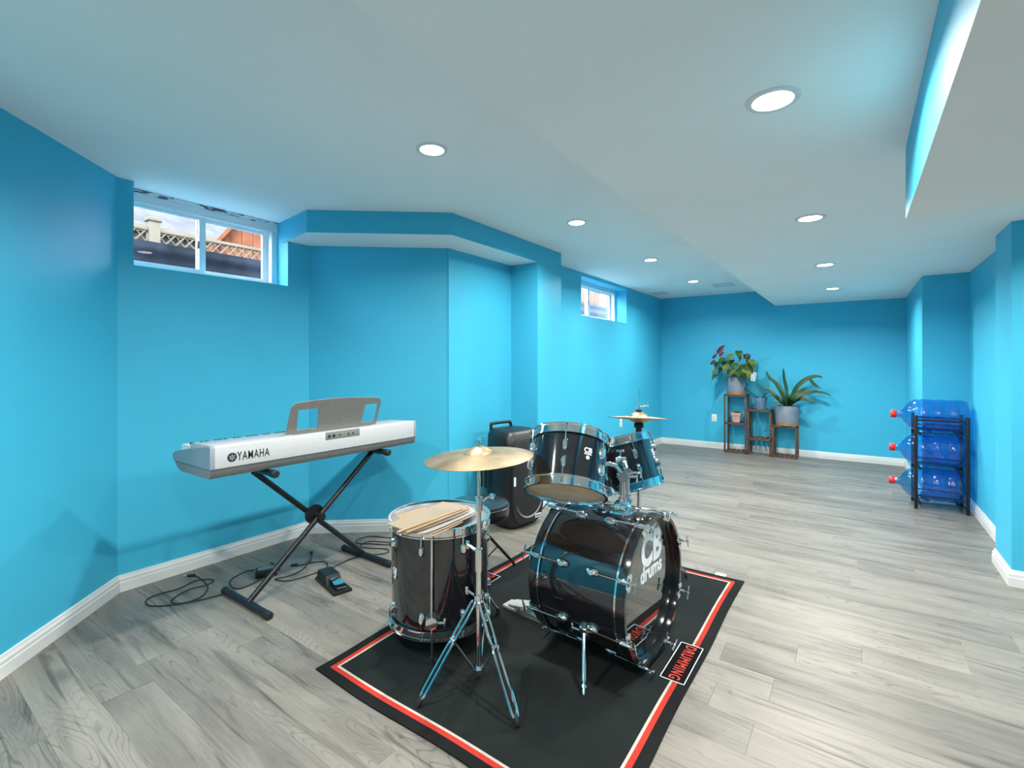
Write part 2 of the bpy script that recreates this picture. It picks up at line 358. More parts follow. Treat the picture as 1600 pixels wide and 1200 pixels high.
# ------------------------------------------------------------------ the room shell
ZC = 2.359      # high ceiling on the left
ZL = 2.132      # lower ceiling on the right
XB = -3.42      # window wall
XE = -2.60      # far left wall
def struct(name, mb, m, label, cat, side=None):
    o = mb.build(name, m, None, label, cat, None, 'structure', 30)
    if side:
        o.data.materials.append(side)
        for p in o.data.polygons:
            if abs(p.normal.z) < 0.5: p.material_index = 1
    return o
TH = 0.16
s2 = math.sqrt(0.5)
struct('wall_left', MB().prism([(XB, .94), (-2.2, -.28), (-2.2 - .2, -.28 - .2), (XB - .28, .94 - .06), (XB - .28, .945), (XB, .945)], 0, ZC + .05), WALL, 'blue diagonal wall at the far left of the room', 'wall')
W1 = (1.016, 1.952, 1.873)
wb = MB().box((XB - .28, .945, 0), (XB, 2.12, W1[2])).box((XB - .28, .945, W1[2]), (XB, W1[0], ZC + .05)).box((XB - .28, W1[1], W1[2]), (XB, 2.12, ZC + .05))
struct('wall_left', wb, WALL, 'blue wall holding the larger basement window', 'wall')
struct('wall_left', MB().prism([(XB, 2.12), (XE, 2.806), (XE - .12, 2.95), (XB - .28, 2.30), (XB - .28, 2.12)], 0, 2.30), WALL, 'blue angled wall of the niche behind the keyboard', 'wall')
struct('wall_left', MB().box((XE - .16, 2.80, 0), (XE, 3.72, 2.30)), WALL, 'pale blue niche wall left of the column', 'wall')
struct('wall_left', MB().box((XE - .20, 3.64, 0), (-2.31, 4.06, ZC + .03)), WALL, 'blue column projecting from the left wall', 'wall')
W2 = (5.036, 6.398, 1.858, 2.318)
we = MB().box((XE - .30, 4.0, 0), (XE, 8.05, W2[2])).box((XE - .30, 4.0, W2[2]), (XE, W2[0], ZC + .05)).box((XE - .30, W2[1], W2[2]), (XE, 8.05, ZC + .05)).box((XE - .30, W2[0], W2[3]), (XE, W2[1], ZC + .05))
struct('wall_left', we, WALL, 'blue far left wall with the small window', 'wall')
struct('wall_back', MB().box((XE - .1, 7.87, 0), (.75, 8.05, ZC + .05)), WALL, 'blue end wall behind the plant stand', 'wall')
struct('wall_right', MB().box((.51, 6.0, 0), (1.05, 8.0, ZL + .05)), WALL, 'blue projecting block behind the water bottle rack', 'wall')
struct('wall_right', MB().box((.838, 4.3, 0), (1.05, 6.05, ZL + .05)), WALL, 'pale blue right wall beside the water bottle rack', 'wall')
struct('wall_right', MB().box((.74, 4.0, 0), (2.55, 4.4, ZL + .05)), WALL, 'dark blue column at the right edge of the picture', 'wall')
struct('wall_right', MB().box((2.4, -3.3, 0), (2.55, 4.1, ZL + .05)), WALL, 'blue right wall behind the camera', 'wall')
struct('wall_left', MB().box((-2.36, -3.3, 0), (-2.2, -.2, ZC + .05)), WALL, 'blue left wall behind the camera', 'wall')
struct('wall_rear', MB().box((-2.36, -3.36, 0), (2.55, -3.2, ZC + .05)), WALL, 'blue wall behind the camera', 'wall')
struct('ceiling', MB().prism([(XB - .28, -3.4), (-.94, -3.4), (-.94, 8.06), (XE - .3, 8.06), (XE - .3, 3.0), (XB - .28, 2.4)], ZC, ZC + .25), CEIL, 'higher white ceiling over the keyboard and drums', 'ceiling', WALL)
struct('ceiling', MB().box((-.95, -3.4, ZL), (2.56, 8.06, ZC + .25)), CEIL, 'lower white ceiling over the open floor', 'ceiling', WALL)
struct('ceiling', MB().prism([(XB - .12, W1[1]), (-3.084, 1.895), (-2.312, 2.522), (-2.312, 3.66), (XE - .1, 3.66), (XE - .1, 2.95), (XB - .12, 2.28)], 2.203, ZC + .02), CEIL, 'blue boxed soffit over the niche with white underside', 'soffit', WALL)
struct('ceiling', MB().box((.155, -3.25, 1.855), (2.45, 2.40, ZL + .02)), CEIL, 'low boxed duct soffit at upper right with blue side', 'soffit', WALL)

# baseboards, one per wall run, mitred
loop = [(-2.2, -3.2), (-2.2, -.28), (XB, .94), (XB, 2.12), (XE, 2.806), (XE, 3.64), (-2.31, 3.64), (-2.31, 4.06), (XE, 4.06), (XE, 7.87), (.51, 7.87), (.51, 6.0), (.838, 6.0), (.838, 4.4), (.74, 4.4), (.74, 4.0), (2.4, 4.0), (2.4, -3.2)]
blab = ['behind the camera at left', 'along the diagonal left wall', 'under the larger window', 'along the angled niche wall behind the keyboard', 'along the niche wall beside the loudspeaker', 'on the near face of the left column', 'on the room face of the left column', 'on the far face of the left column', 'along the far left wall', 'along the end wall behind the plant stand', 'on the side of the projecting block', 'behind the water bottle rack', 'along the right wall beside the bottle rack', 'on the far side of the right column', 'on the narrow face of the right column', 'on the wide face of the right column', 'on the right wall behind the camera', 'on the wall behind the camera']
bside = ['left'] * 9 + ['back'] + ['right'] * 7 + ['rear']
nL = len(loop); offs = {}
prof = [(0, 0), (.016, 0), (.016, .052), (.0135, .056), (.0135, .072), (.008, .080), (.007, .092), (0, .094)]
def mitre(i, t):
    p = Vector(loop[i]); a = (p - Vector(loop[i - 1])).normalized(); b = (Vector(loop[(i + 1) % nL]) - p).normalized()
    na = Vector((a.y, -a.x)); nb = Vector((b.y, -b.x)); m = (na + nb); m = m / (1 + na.dot(nb)); return p + m * t
for i in range(nL):
    rings = []
    for j in (i, (i + 1) % nL): rings.append([(*mitre(j, t), z) for t, z in prof])
    struct('baseboard_' + bside[i], MB().loft(rings), TRIM, 'white moulded baseboard ' + blab[i], 'baseboard')

# floor: slab and individual planks
floor = struct('floor', MB().box((-3.8, -3.4, -.12), (2.6, 8.1, -.012)), SUBFLOOR, 'grey wood-look plank floor', 'floor')
PW, PL = 0.166, 1.33
def plank_mesh(l):
    m = MB(); g = .00015; c = .0006
    def ring(d, z): return [(g + d, g + d, z), (l - g - d, g + d, z), (l - g - d, PW - g - d, z), (g + d, PW - g - d, z)]
    m.loft([ring(0, -.012), ring(0, -c), ring(c, 0)])
    me = m.mesh('plank', 20); me.materials.append(PLANK); return me
pm_full = plank_mesh(PL); pm_cache = {}
def xrange(y):
    lo = -3.5; hi = 0.9
    if y < -.3: lo = -2.3
    elif y < .95: lo = -2.25 - (y + .3) * .98 - .1
    elif y > 2.2 and y < 2.9: lo = -3.5 + (y - 2.1) * 1.05
    elif y >= 2.9: lo = -2.7
    if y < 4.0: hi = 2.42
    elif y < 6.05: hi = .87
    else: hi = .56
    return lo, hi
row = 0; y = -3.22; random.seed(11)
while y < 7.9:
    lo, hi = xrange(y + PW / 2); lo = min(lo, xrange(y)[0], xrange(y + PW)[0])
    x = -3.6 - random.random() * PL
    while x < hi:
        if x + PL > lo:
            a = max(x, lo); b = min(x + PL, hi)
            if b - a > .04:
                if b - a > PL - 1e-4: me = pm_full; mesh_l = PL
                else:
                    k = round(b - a, 2); me = pm_cache.get(k)
                    if me is None: me = pm_cache[k] = plank_mesh(k)
                o = put('plank', me, None, floor); o.location = (a, y, 0)
        x += PL
    y += PW; row += 1

# ------------------------------------------------------------------ windows
def window(name, label, x, y0, y1, z0, z1, mull, label_extra=None):
    w = thing(name, label, 'window', (x, 0, 0), kind='structure')
    f = .045; d = .07
    w_mb = MB().box((-d, y0, z0), (0, y1, z0 + f * .8)).box((-d, y0, z1 - f), (0, y1, z1)).box((-d, y0, z0 + f * .8), (0, y0 + f, z1 - f)).box((-d, y1 - f, z0 + f * .8), (0, y1, z1 - f))
    fr = w_mb.build('window_frame', PVC, w)
    MB().box((-.004, y0, z1 - f - .012), (.008, y1, z1 - f - .002), .002).build('frame_bead', PVC, fr)
    ya, yb = y0 + f, y1 - f; za, zb = z0 + f * .8, z1 - f; r = .028
    for (a, b, xo) in ((ya, mull + .022, -.030), (mull - .022, yb, -.055)):
        sash = MB().box((xo - .02, a, za), (xo, b, za + r)).box((xo - .02, a, zb - r), (xo, b, zb)).box((xo - .02, a, za + r), (xo, a + r + .008, zb - r)).box((xo - .02, b - r - .012, za + r), (xo, b, zb - r)).build('sash', PVC, w)
        MB().box((xo - .013, a + r, za + r * .9), (xo - .008, b - r, zb - r * .9)).build('pane', GLASS, sash)
    MB().box((-.03, mull - .035, (za + zb) / 2 - .03), (-.012, mull - .022, (za + zb) / 2 + .02), .003).build('latch', GREYPLASTIC, w)
    return w
w1 = window('window_1', 'larger white sliding basement window above the keyboard', -3.565, W1[0] - .03, W1[1], W1[2] - .005, ZC - .022, 1.447)
MB().box((-.05, W1[0], ZC - .024), (.012, W1[1], ZC), .002).build('header_strip', STAINED, w1, 'scuffed strip between frame and ceiling')
w2 = window('window_2', 'small white sliding window on the far left wall', -2.765, W2[0] - .02, W2[1], W2[2] - .005, W2[3] + .005, 5.62)

# ------------------------------------------------------------------ recessed lamps
def pot(x, y, z, label):
    t = thing('ceiling_light', label, 'ceiling light', (x, y, z), group='recessed ceiling lights')
    MB().lathe([(.078, 0), (.077, -.004), (.070, -.0065), (.060, -.006), (.057, -.003)], 40).build('trim_ring', TRIM, t)
    MB().lathe([(0, -.0035), (.0575, -.0035)], 40).build('lens', LENS, t)
    l = bpy.data.lights.new('lamp_light', 'AREA'); l.shape = 'DISK'; l.size = .11; l.spread = R(156); l.energy = POT_W; l.color = POT_COL
    o = bpy.data.objects.new('lamp_light', l); COL.objects.link(o); o.parent = t; o.location = (0, 0, -.009)
LY = [1.72, 3.24, 4.84, 6.43]
lab_h = ['nearest round recessed light in the higher ceiling, above the keyboard', 'second recessed light in the higher ceiling, past the niche soffit', 'third recessed light in the higher ceiling, near the small window', 'farthest recessed light in the higher ceiling, before the end wall']
lab_l = ['nearest and largest round recessed light in the lower ceiling', 'second recessed light in the lower ceiling', 'third recessed light in the lower ceiling', 'farthest recessed light in the lower ceiling']
for yy, a, b in zip(LY, lab_h, lab_l):
    pot(-1.71, yy, ZC, a); pot(-.215, yy, ZL, b)
for k, yy in enumerate((.14, -1.45)):
    pot(-1.71, yy, ZC, ['recessed light in the higher ceiling beside the camera', 'recessed light in the higher ceiling behind the camera'][k])
    pot(-.215, yy, ZL, ['recessed light in the lower ceiling above the camera', 'recessed light in the lower ceiling behind the camera'][k])
pot(1.35, 3.2, ZL, 'recessed light in the lower ceiling right of the picture')

# ceiling air registers
def register(x0, x1, y0, y1, label):
    t = thing('ceiling_vent', label, 'vent', ((x0 + x1) / 2, (y0 + y1) / 2, ZC)); a = (x1 - x0) / 2; b = (y1 - y0) / 2
    MB().box((-a, -b, -.006), (a, -b + .02, 0), .002).box((-a, b - .02, -.006), (a, b, 0), .002).box((-a, -b, -.006), (-a + .02, b, 0), .002).box((a - .02, -b, -.006), (a, b, 0), .002).build('frame', TRIM, t)
    MB().box((-a + .02, -b + .02, -.003), (a - .02, b - .02, 0)).build('plate', TRIM, t)
register(-1.58, -1.34, 6.80, 7.10, 'square white ceiling vent near the end wall')
register(-2.52, -2.30, 7.10, 7.34, 'white ceiling vent in the far left corner')
t = thing('access_panel', 'flush white ceiling access panel beside the lower ceiling', 'panel', (-1.30, 4.30, ZC))
MB().box((-.15, -.12, -.004), (.15, .12, 0), .001).build('panel', CEIL, t)

# wall outlets
def outlet(M, label):
    t = thing('wall_outlet', label, 'outlet', group='white wall outlets'); t.matrix_world = M
    MB().box((-.037, -.058, 0), (.037, .058, .006), .003).build('cover_plate', OUTLET, t)
    for s in (-1, 1):
        MB().box((-.017, s * .022 - .014, .006), (.017, s * .022 + .014, .008), .002).build('socket', OUTLET, t)
        MB().box((-.008, s * .022 - .005, .0078), (-.005, s * .022 + .006, .0086)).box((.005, s * .022 - .005, .0078), (.008, s * .022 + .006, .0086)).build('slot', DARKHOLE, t)
outlet(basis((1, 0, 0), (0, 0, 1), (0, -1, 0), (-1.78, 7.87, .465)), 'white outlet on the end wall left of the plant stand')
outlet(basis((0, 1, 0), (0, 0, 1), (1, 0, 0), (XE, 6.196, .494)), 'white outlet on the far left wall under the small window')
#PART2
# ------------------------------------------------------------------ drum mat
RX0, RX1, RY0, RY1 = -1.875, -.545, 1.185, 3.145
RW, RL = RX1 - RX0, RY1 - RY0
rug = thing('drum_rug', 'black drum mat with red and white border under the drum kit', 'rug', (RX0, RY0, 0))
def rug_mesh():
    nx, ny = 34, 48; vs = []; uvs = []; fs = []
    def edge(u, v):
        dx = .007 * math.sin(v * 9 + 1) * math.exp(-u * 5) + .003 * math.sin(v * 7) * math.exp(-(RW - u) * 6)
        dy = .005 * math.sin(u * 8 + 2) * (math.exp(-v * 6) + math.exp(-(RL - v) * 6))
        return u + dx, v + dy
    for z in (.0062, .0005):
        for j in range(ny + 1):
            for i in range(nx + 1):
                u = RW * i / nx; v = RL * j / ny; x, y = edge(u, v)
                lift = .0015 * (1 + math.sin(x * 7 + y * 3)) * (.5 + .5 * math.sin(y * 5)) if z > .003 else 0
                vs.append((x, y, z + max(0, lift) * .4)); uvs.append((u, v))
    n1 = (nx + 1) * (ny + 1); idx = lambda i, j: j * (nx + 1) + i
    for j in range(ny):
        for i in range(nx):
            q = (idx(i, j), idx(i + 1, j), idx(i + 1, j + 1), idx(i, j + 1)); fs.append(q); fs.append(tuple(n1 + k for k in q[::-1]))
    ring = [idx(i, 0) for i in range(nx)] + [idx(nx, j) for j in range(ny)] + [idx(i, ny) for i in range(nx, 0, -1)] + [idx(0, j) for j in range(ny, 0, -1)]
    for k in range(len(ring)):
        a, b = ring[k], ring[(k + 1) % len(ring)]; fs.append((b, a, n1 + a, n1 + b))
    me = bpy.data.meshes.new('mat_cloth'); me.from_pydata(vs, [], fs); me.shade_smooth(); me.set_sharp_from_angle(angle=R(40))
    uvl = me.uv_layers.new(name='print')
    for lp in me.loops: uvl.data[lp.index].uv = uvs[lp.vertex_index]
    return me
cloth = put('mat_cloth', rug_mesh(), m_rug(RW, RL), rug)
def rug_logo(cx, cy, flip):
    a = PI / 2 if flip else -PI / 2          # letters stand towards the outer edge
    M = T(cx, cy, .0078) @ rz(a)
    hw, hh, w = .152, .050, .0035
    MB().box((-hw, -hh, -.0006), (hw, hh, .0003), M=M).build('logo_panel', MATPRINT, rug)
    MB().box((-hw, -hh, 0), (hw, -hh + w, .0007), M=M).box((-hw, hh - w, 0), (hw, hh, .0007), M=M).box((-hw, -hh, 0), (-hw + w, hh, .0007), M=M).box((hw - w, -hh, 0), (hw, hh, .0007), M=M).build('logo_frame', WHITEPRINT, rug)
    lettering('logo_lettering', 'DRUMMING', .064, REDPRINT, rug, M @ T(0, 0, .0008), .0006, .0011, 1.20, .71)
rug_logo(RW - .068, 2.135 - RY0, False)
rug_logo(.068, 2.20 - RY0, True)
MB().box((RW - .165, RL - .012, .001), (RW - .105, RL + .045, .0022)).build('care_tag', WHITEPRINT, rug, 'small white tag at the mat edge')

# ------------------------------------------------------------------ drum hardware shared meshes
def lug_mesh(l=.055, w=.026, h=.018):
    """chrome lozenge lug lying on a shell: length along x, height along z"""
    m = MB(); rings = []
    for z, k in ((-.004, 1.0), (h * .55, .92), (h, .62)):
        rings.append([(l / 2 * k * math.copysign(abs(math.cos(a)) ** .8, math.cos(a)), w / 2 * k * math.copysign(abs(math.sin(a)) ** .8, math.sin(a)), z) for a in [2 * PI * i / 20 for i in range(20)]])
    m.loft(rings); me = m.mesh('lug'); me.materials.append(CHROME); return me
LUG = lug_mesh()
def hoop_prof(r, s):
    """triple-flanged chrome hoop; s=+1 top, -1 bottom; z measured from bearing edge outwards"""
    p = [(r + .004, -.022), (r + .013, -.022), (r + .013, -.017), (r + .007, -.015), (r + .007, .012), (r + .014, .015), (r + .014, .020), (r + .004, .020), (r + .002, .012), (r + .001, -.012)]
    return [(a, b * s) for a, b in p]
def drum(root, r, h, nlug, phase, head_top, head_bot, badge=None, rods_half=True):
    """cylindrical drum centred on the root, axis z"""
    t = .007
    MB().lathe([(r, -h / 2), (r, h / 2), (r - t, h / 2), (r - t, -h / 2)], 72, closed=True).build('shell', WRAP, root)
    for s, hm, nm in ((1, head_top, 'batter_head'), (-1, head_bot, 'resonant_head')):
        MB().lathe([(0, s * (h / 2 + .0015)), (r - .004, s * (h / 2 + .0015)), (r + .002, s * (h / 2 - .001)), (r + .002, s * (h / 2 - .006)), (0, s * (h / 2 - .0005))], 64).build(nm, hm, root)
        MB().lathe([(a, s * (h / 2) + b) for a, b in hoop_prof(r, s)], 72, closed=True).build('hoop', CHROME, root)
    lug_z = h / 2 - .075
    rm = MB().cyl((0, 0, 0), (0, 0, .075), .0032, n=8).cyl((0, 0, .070), (0, 0, .082), .0055, n=8).mesh('tension_rod'); rm.materials.append(CHROME)
    for k in range(nlug):
        a = phase + 2 * PI * k / nlug
        for s in (1, -1):
            M = rz(a) @ T(r, 0, s * lug_z) @ ry(PI / 2)
            lo = put('lug', LUG, None, root, M=M)
            put('tension_rod', rm, None, lo, M=M.inverted() @ (rz(a) @ T(r + .0105, 0, s * lug_z) @ (Matrix.Identity(4) if s > 0 else rx(PI))))
    if badge is not None:
        M = rz(badge) @ T(r + .001, 0, .02) @ basis((0, 1, 0), (0, 0, 1), (1, 0, 0))
        b = MB().box((-.017, -.012, 0), (.017, -.007, .002), .0008, M=M).cyl((0, -.024, 0), (0, -.024, .002), .008, n=16, M=M).cyl((0, -.024, .002), (0, -.024, .0024), .0035, n=12, M=M).build('badge', WHITEPRINT, root, 'small white maker badge')
        lettering('badge_lettering', 'CB', .030, WHITEPRINT, b, M @ T(0, .006, .001), .0015, .0006)

def zalign(az, tilt):
    ax = Vector((math.sin(tilt) * math.cos(az), math.sin(tilt) * math.sin(az), math.cos(tilt))); return Vector((0, 0, 1)).rotation_difference(ax).to_matrix().to_4x4()
# rack toms
to_cam = lambda x, y: math.atan2(-y, -x)
t1 = thing('rack_tom', 'larger black rack tom with tan underside, left one on the bass drum', 'drum', group='rack toms')
t1.matrix_world = T(-1.037, 1.882, .852) @ zalign(R(109), R(29))
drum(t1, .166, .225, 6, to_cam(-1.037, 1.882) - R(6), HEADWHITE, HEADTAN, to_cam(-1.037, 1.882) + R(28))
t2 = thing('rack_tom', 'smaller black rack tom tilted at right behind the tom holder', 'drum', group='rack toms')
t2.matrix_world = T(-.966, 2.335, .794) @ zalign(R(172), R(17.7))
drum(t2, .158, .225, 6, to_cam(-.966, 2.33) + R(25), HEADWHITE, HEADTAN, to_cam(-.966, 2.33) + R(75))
# floor tom
FT = Vector((-1.635, 1.700, 0)); FR = .228
ft = thing('floor_tom', 'large black floor tom with papers and drumsticks on its head', 'drum', FT)
def floor_tom():
    h = .445; zc = .093 + .02 + h / 2
    n0 = len(COL.objects); before = set(COL.objects)
    drum(ft, FR, h, 8, to_cam(FT.x, FT.y) + R(-20), HEADWHITE, HEADTAN, to_cam(FT.x, FT.y) - R(62))
    for o in set(COL.objects) - before:
        if o.parent == ft: o.matrix_local = T(0, 0, zc) @ o.matrix_local
    return zc, h
FTZ, FTH = floor_tom(); FT_TOP = FTZ + FTH / 2 + .002
ca = to_cam(FT.x, FT.y)
for k, a in enumerate((ca - R(8), ca + R(112), ca - R(128))):
    d = Vector((math.cos(a), math.sin(a), 0)); e = Vector((-d.y, d.x, 0))
    p = d * (FR + .026)
    br = MB().cyl(p - d * .027 + Vector((0, 0, .185)), p + d * .010 + Vector((0, 0, .185)), .034, .026, 24).cyl(p + Vector((0, 0, .185)), p + Vector((0, 0, .185)) + e * .055, .007).box((-.006, .05, -.022), (.006, .06, .022), .003, M=basis(d, e, (0, 0, 1), p + Vector((0, 0, .185)))).build('leg_bracket', CHROME, ft)
    foot = d * (FR + (.026 if k != 1 else .09))
    pts = [p + Vector((0, 0, .548 if k == 0 else .45)), p + Vector((0, 0, .13)), foot + Vector((0, 0, .03))]
    lg = MB().tube(pts, .0058, 10).build('leg', CHROME, ft)
    MB().cyl(foot + Vector((0, 0, .0072)), foot + Vector((0, 0, .04)), .011, .008, 12).build('rubber_foot', RUBBER, lg)

# papers and sticks on the floor tom (things that lie on it)
def onz(px, py, z):
    yaw = math.atan2(538, 756); f = Vector((-math.sin(yaw), math.cos(yaw), 0)); r = Vector((math.cos(yaw), math.sin(yaw), 0))
    d = f + r * ((px - 800) / 756) + Vector((0, 0, (568 - py) / 756)); return Vector((0, 0, CAM_H)) + d * ((z - CAM_H) / d.z)
HZ = FT_TOP + .020
def sheet(corners, z, m, label, group='loose papers on the floor tom', curl=.006):
    P = [Vector((x, y)) for x, y in corners]; n = 8; top = []; c = sum(P, Vector((0, 0))) / 4
    mb = MB(); vs = []
    for s in (0, -.0009):
        for j in range(n + 1):
            for i in range(n + 1):
                u = i / n; v = j / n; p = (P[0] * (1 - u) + P[1] * u) * (1 - v) + (P[3] * (1 - u) + P[2] * u) * v
                w = curl * (abs(2 * u - 1) ** 3 * .6 + abs(2 * v - 1) ** 3 * .4)
                vs.append((p.x - c.x, p.y - c.y, w + s))
    fs = []; k = (n + 1) ** 2
    for j in range(n):
        for i in range(n):
            q = (j * (n + 1) + i, j * (n + 1) + i + 1, (j + 1) * (n + 1) + i + 1, (j + 1) * (n + 1) + i); fs += [q, tuple(x + k for x in q[::-1])]
    ring = list(range(n)) + [j * (n + 1) + n for j in range(n)] + [n * (n + 1) + i for i in range(n, 0, -1)] + [j * (n + 1) for j in range(n, 0, -1)]
    for i in range(len(ring)):
        a, b = ring[i], ring[(i + 1) % len(ring)]; fs.append((b, a, a + k, b + k))
    mb.add(vs, fs); o = mb.build('paper_sheet', m, None, label, 'paper', group); o.location = (c.x, c.y, z); return o
def quad(*pix, z=HZ): return [tuple(onz(x, y, z)[:2]) for x, y in pix]
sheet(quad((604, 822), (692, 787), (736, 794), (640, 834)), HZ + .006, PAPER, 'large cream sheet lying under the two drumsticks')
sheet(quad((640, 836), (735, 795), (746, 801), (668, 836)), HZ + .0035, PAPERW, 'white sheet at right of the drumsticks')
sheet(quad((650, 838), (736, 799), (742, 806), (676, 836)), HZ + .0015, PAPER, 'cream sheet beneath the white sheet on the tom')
sheet(quad((671, 838), (720, 814), (724, 816), (676, 839)), HZ + .000, MAPLE, 'narrow brown paper strip at the front of the stack', curl=.002)
sheet(quad((618, 806), (664, 793), (672, 797), (626, 812)), HZ + .001, MAPLE, 'brown paper strip at the back of the tom rim', curl=.003)
def drumstick(p0, p1, z, label):
    a = onz(*p0, z); b = onz(*p1, z); v = b - a; l = v.length; c = (a + b) / 2
    t = thing('drumstick', label, 'drumstick', (c.x, c.y, c.z), group='drumsticks on the floor tom')
    t.rotation_euler = (0, 0, math.atan2(v.y, v.x)); M = T(-l / 2, 0, 0) @ ry(PI / 2)
    MB().lathe([(0, 0), (.006, .001), (.0078, .006), (.0078, l * .6), (.0055, l * .9), (.0042, l * .955)], 14, M).build('shaft', MAPLE, t)
    MB().lathe([(.0042, l * .953), (.0056, l * .965), (.006, l * .98), (.004, l * .996), (0, l)], 12, M).build('tip', MAPLE, t)
drumstick((620.6, 833), (722, 796), HZ + .0195, 'left one of the two wooden drumsticks on the papers')
drumstick((634, 833.5), (733, 795), HZ + .0195, 'right one of the two wooden drumsticks on the papers')

# ------------------------------------------------------------------ bass drum
bd = thing('bass_drum', 'black bass drum with CB drums logo on its glossy front head', 'drum', (-.937, 2.086, 0), (0, 0, R(-3.4)))
BZ, BR, BL = .331, .298, .375
AX = T(0, 0, BZ) @ ry(PI / 2)          # local z of lathes -> drum axis x
MB().lathe([(BR, -BL / 2), (BR, BL / 2), (BR - .008, BL / 2), (BR - .008, -BL / 2)], 96, AX, True).build('shell', WRAP, bd)
for s in (1, -1):
    MB().lathe([(BR + .001, s * (BL / 2 - .006)), (BR + .0085, s * (BL / 2 - .006)), (BR + .0085, s * (BL / 2 + .004)), (BR + .001, s * (BL / 2 + .004))], 96, AX, True).build('head_flange', CHROME, bd)
    MB().lathe([(BR - .006, s * (BL / 2 + .002)), (BR + .010, s * (BL / 2 + .002)), (BR + .0115, s * (BL / 2 + .020)), (BR + .010, s * (BL / 2 + .042)), (BR - .006, s * (BL / 2 + .042)), (BR - .0075, s * (BL / 2 + .02))], 96, AX, True).build('wooden_hoop', BLKGLOSS, bd)
hd = MB().lathe([(0, BL / 2 + .006), (BR - .004, BL / 2 + .006), (BR - .004, BL / 2 - .002), (0, BL / 2 + .003)], 96, AX).build('front_head', HEADBLACK, bd)
MB().lathe([(0, -BL / 2 - .006), (BR - .004, -BL / 2 - .006), (BR - .004, -BL / 2 + .002), (0, -BL / 2 - .003)], 64, AX).build('batter_head', HEADWHITE, bd)
LM = basis((0, 1, 0), (0, 0, 1), (1, 0, 0), (BL / 2 + .0068, .035, BZ + .135))
lettering('logo_lettering', 'CB', .185, WHITEPRINT, hd, LM @ T(0, .012, 0), .0008, .0085, 1.04, .92)
lettering('logo_lettering', 'drums', .092, WHITEPRINT, hd, LM @ T(0, -.082, 0), .0008, .0030, 1.0, 1.0)
def claw_mesh(s):
    m = MB(); x0 = s * (BL / 2 - .012); x1 = s * (BL / 2 + .050)
    lo, hi = min(x0, x1), max(x0, x1)
    m.box((min(s * (BL / 2 + .0), s * (BL / 2 + .047)), -.010, BR + .011), (max(s * (BL / 2 + .0), s * (BL / 2 + .047)), .010, BR + .018), .003)
    xf = s * (BL / 2 + .0425); xg = s * (BL / 2 + .0475)
    for yy in (-.019, .019):      # two rounded ears gripping the hoop face
        m.cyl((xf, yy, BR - .002), (xg, yy, BR - .002), .0165, n=18)
    m.box((min(xf, xg), -.017, BR - .004), (max(xf, xg), .017, BR + .018), .002)
    m.cyl((s * (BL / 2 + .02), 0, BR + .020), (s * (BL / 2 + .062), 0, BR + .020), .0085, .006, 12)
    me = m.mesh('claw'); me.materials.append(CHROME); return me
def brod_mesh(s):
    m = MB().cyl((s * (BL / 2 - .105), 0, BR + .0165), (s * (BL / 2 + .078), 0, BR + .0205), .0034, n=8)
    m.cyl((s * (BL / 2 + .078), -.030, BR + .0205), (s * (BL / 2 + .078), .030, BR + .0205), .0042, .0042, 8).ball((s * (BL / 2 + .078), 0, BR + .0205), .007)
    me = m.mesh('t_rod'); me.materials.append(CHROME); return me
blug = MB(); 
blug.lathe([(0, 0), (.016, .0), (.0175, .010), (.013, .019), (.006, .022), (0, .022)], 18, Matrix.Diagonal((1.75, 1, 1, 1)))
blug = blug.mesh('lug'); blug.materials.append(CHROME)
for s in (1, -1):
    cm = claw_mesh(s); rm_ = brod_mesh(s)
    for k in range(8):
        M = T(0, 0, BZ) @ rx(R(22.5 + 45 * k))
        cl = put('claw', cm, None, bd, M=M); put('t_rod', rm_, None, cl)
        put('lug', blug, None, bd, M=M @ T(s * (BL / 2 - .115), 0, BR - .001))
# spurs
for sy in (-1, 1):
    a = R(118) * -sy
    c = Vector((.035, sy * math.sin(R(118)) * BR, BZ + math.cos(R(118)) * BR))
    nrm = Vector((0, sy * math.sin(R(118)), math.cos(R(118))))
    b = MB().box((-.022, -.03, -.012), (.022, .03, .022), .008, M=basis((1, 0, 0), Vector((0, -nrm.z * sy, nrm.y * sy)), nrm, c)).cyl(c + nrm * .012 + Vector((-.06, 0, 0)), c + nrm * .012 + Vector((0, 0, 0)), .006).box((-.066, -.004, -.02), (-.054, .004, .02), .003, M=T(*(c + nrm * .012))).build('spur_bracket', CHROME, bd)
    f = Vector((.10, sy * .392, .016))
    top = c + nrm * .018 + (c - f).normalized() * .02
    sp = MB().cyl(top, top + (f - top) * .80, .0095, n=14).cyl(top + (f - top) * .79, f, .0055, n=10).cyl(top + (f - top) * .86, top + (f - top) * .90, .012, n=12).build('spur', CHROME, bd)
    MB().cyl(f, f + (f - top).normalized() * .010, .006, .001, 8).build('spike', STEEL, sp)

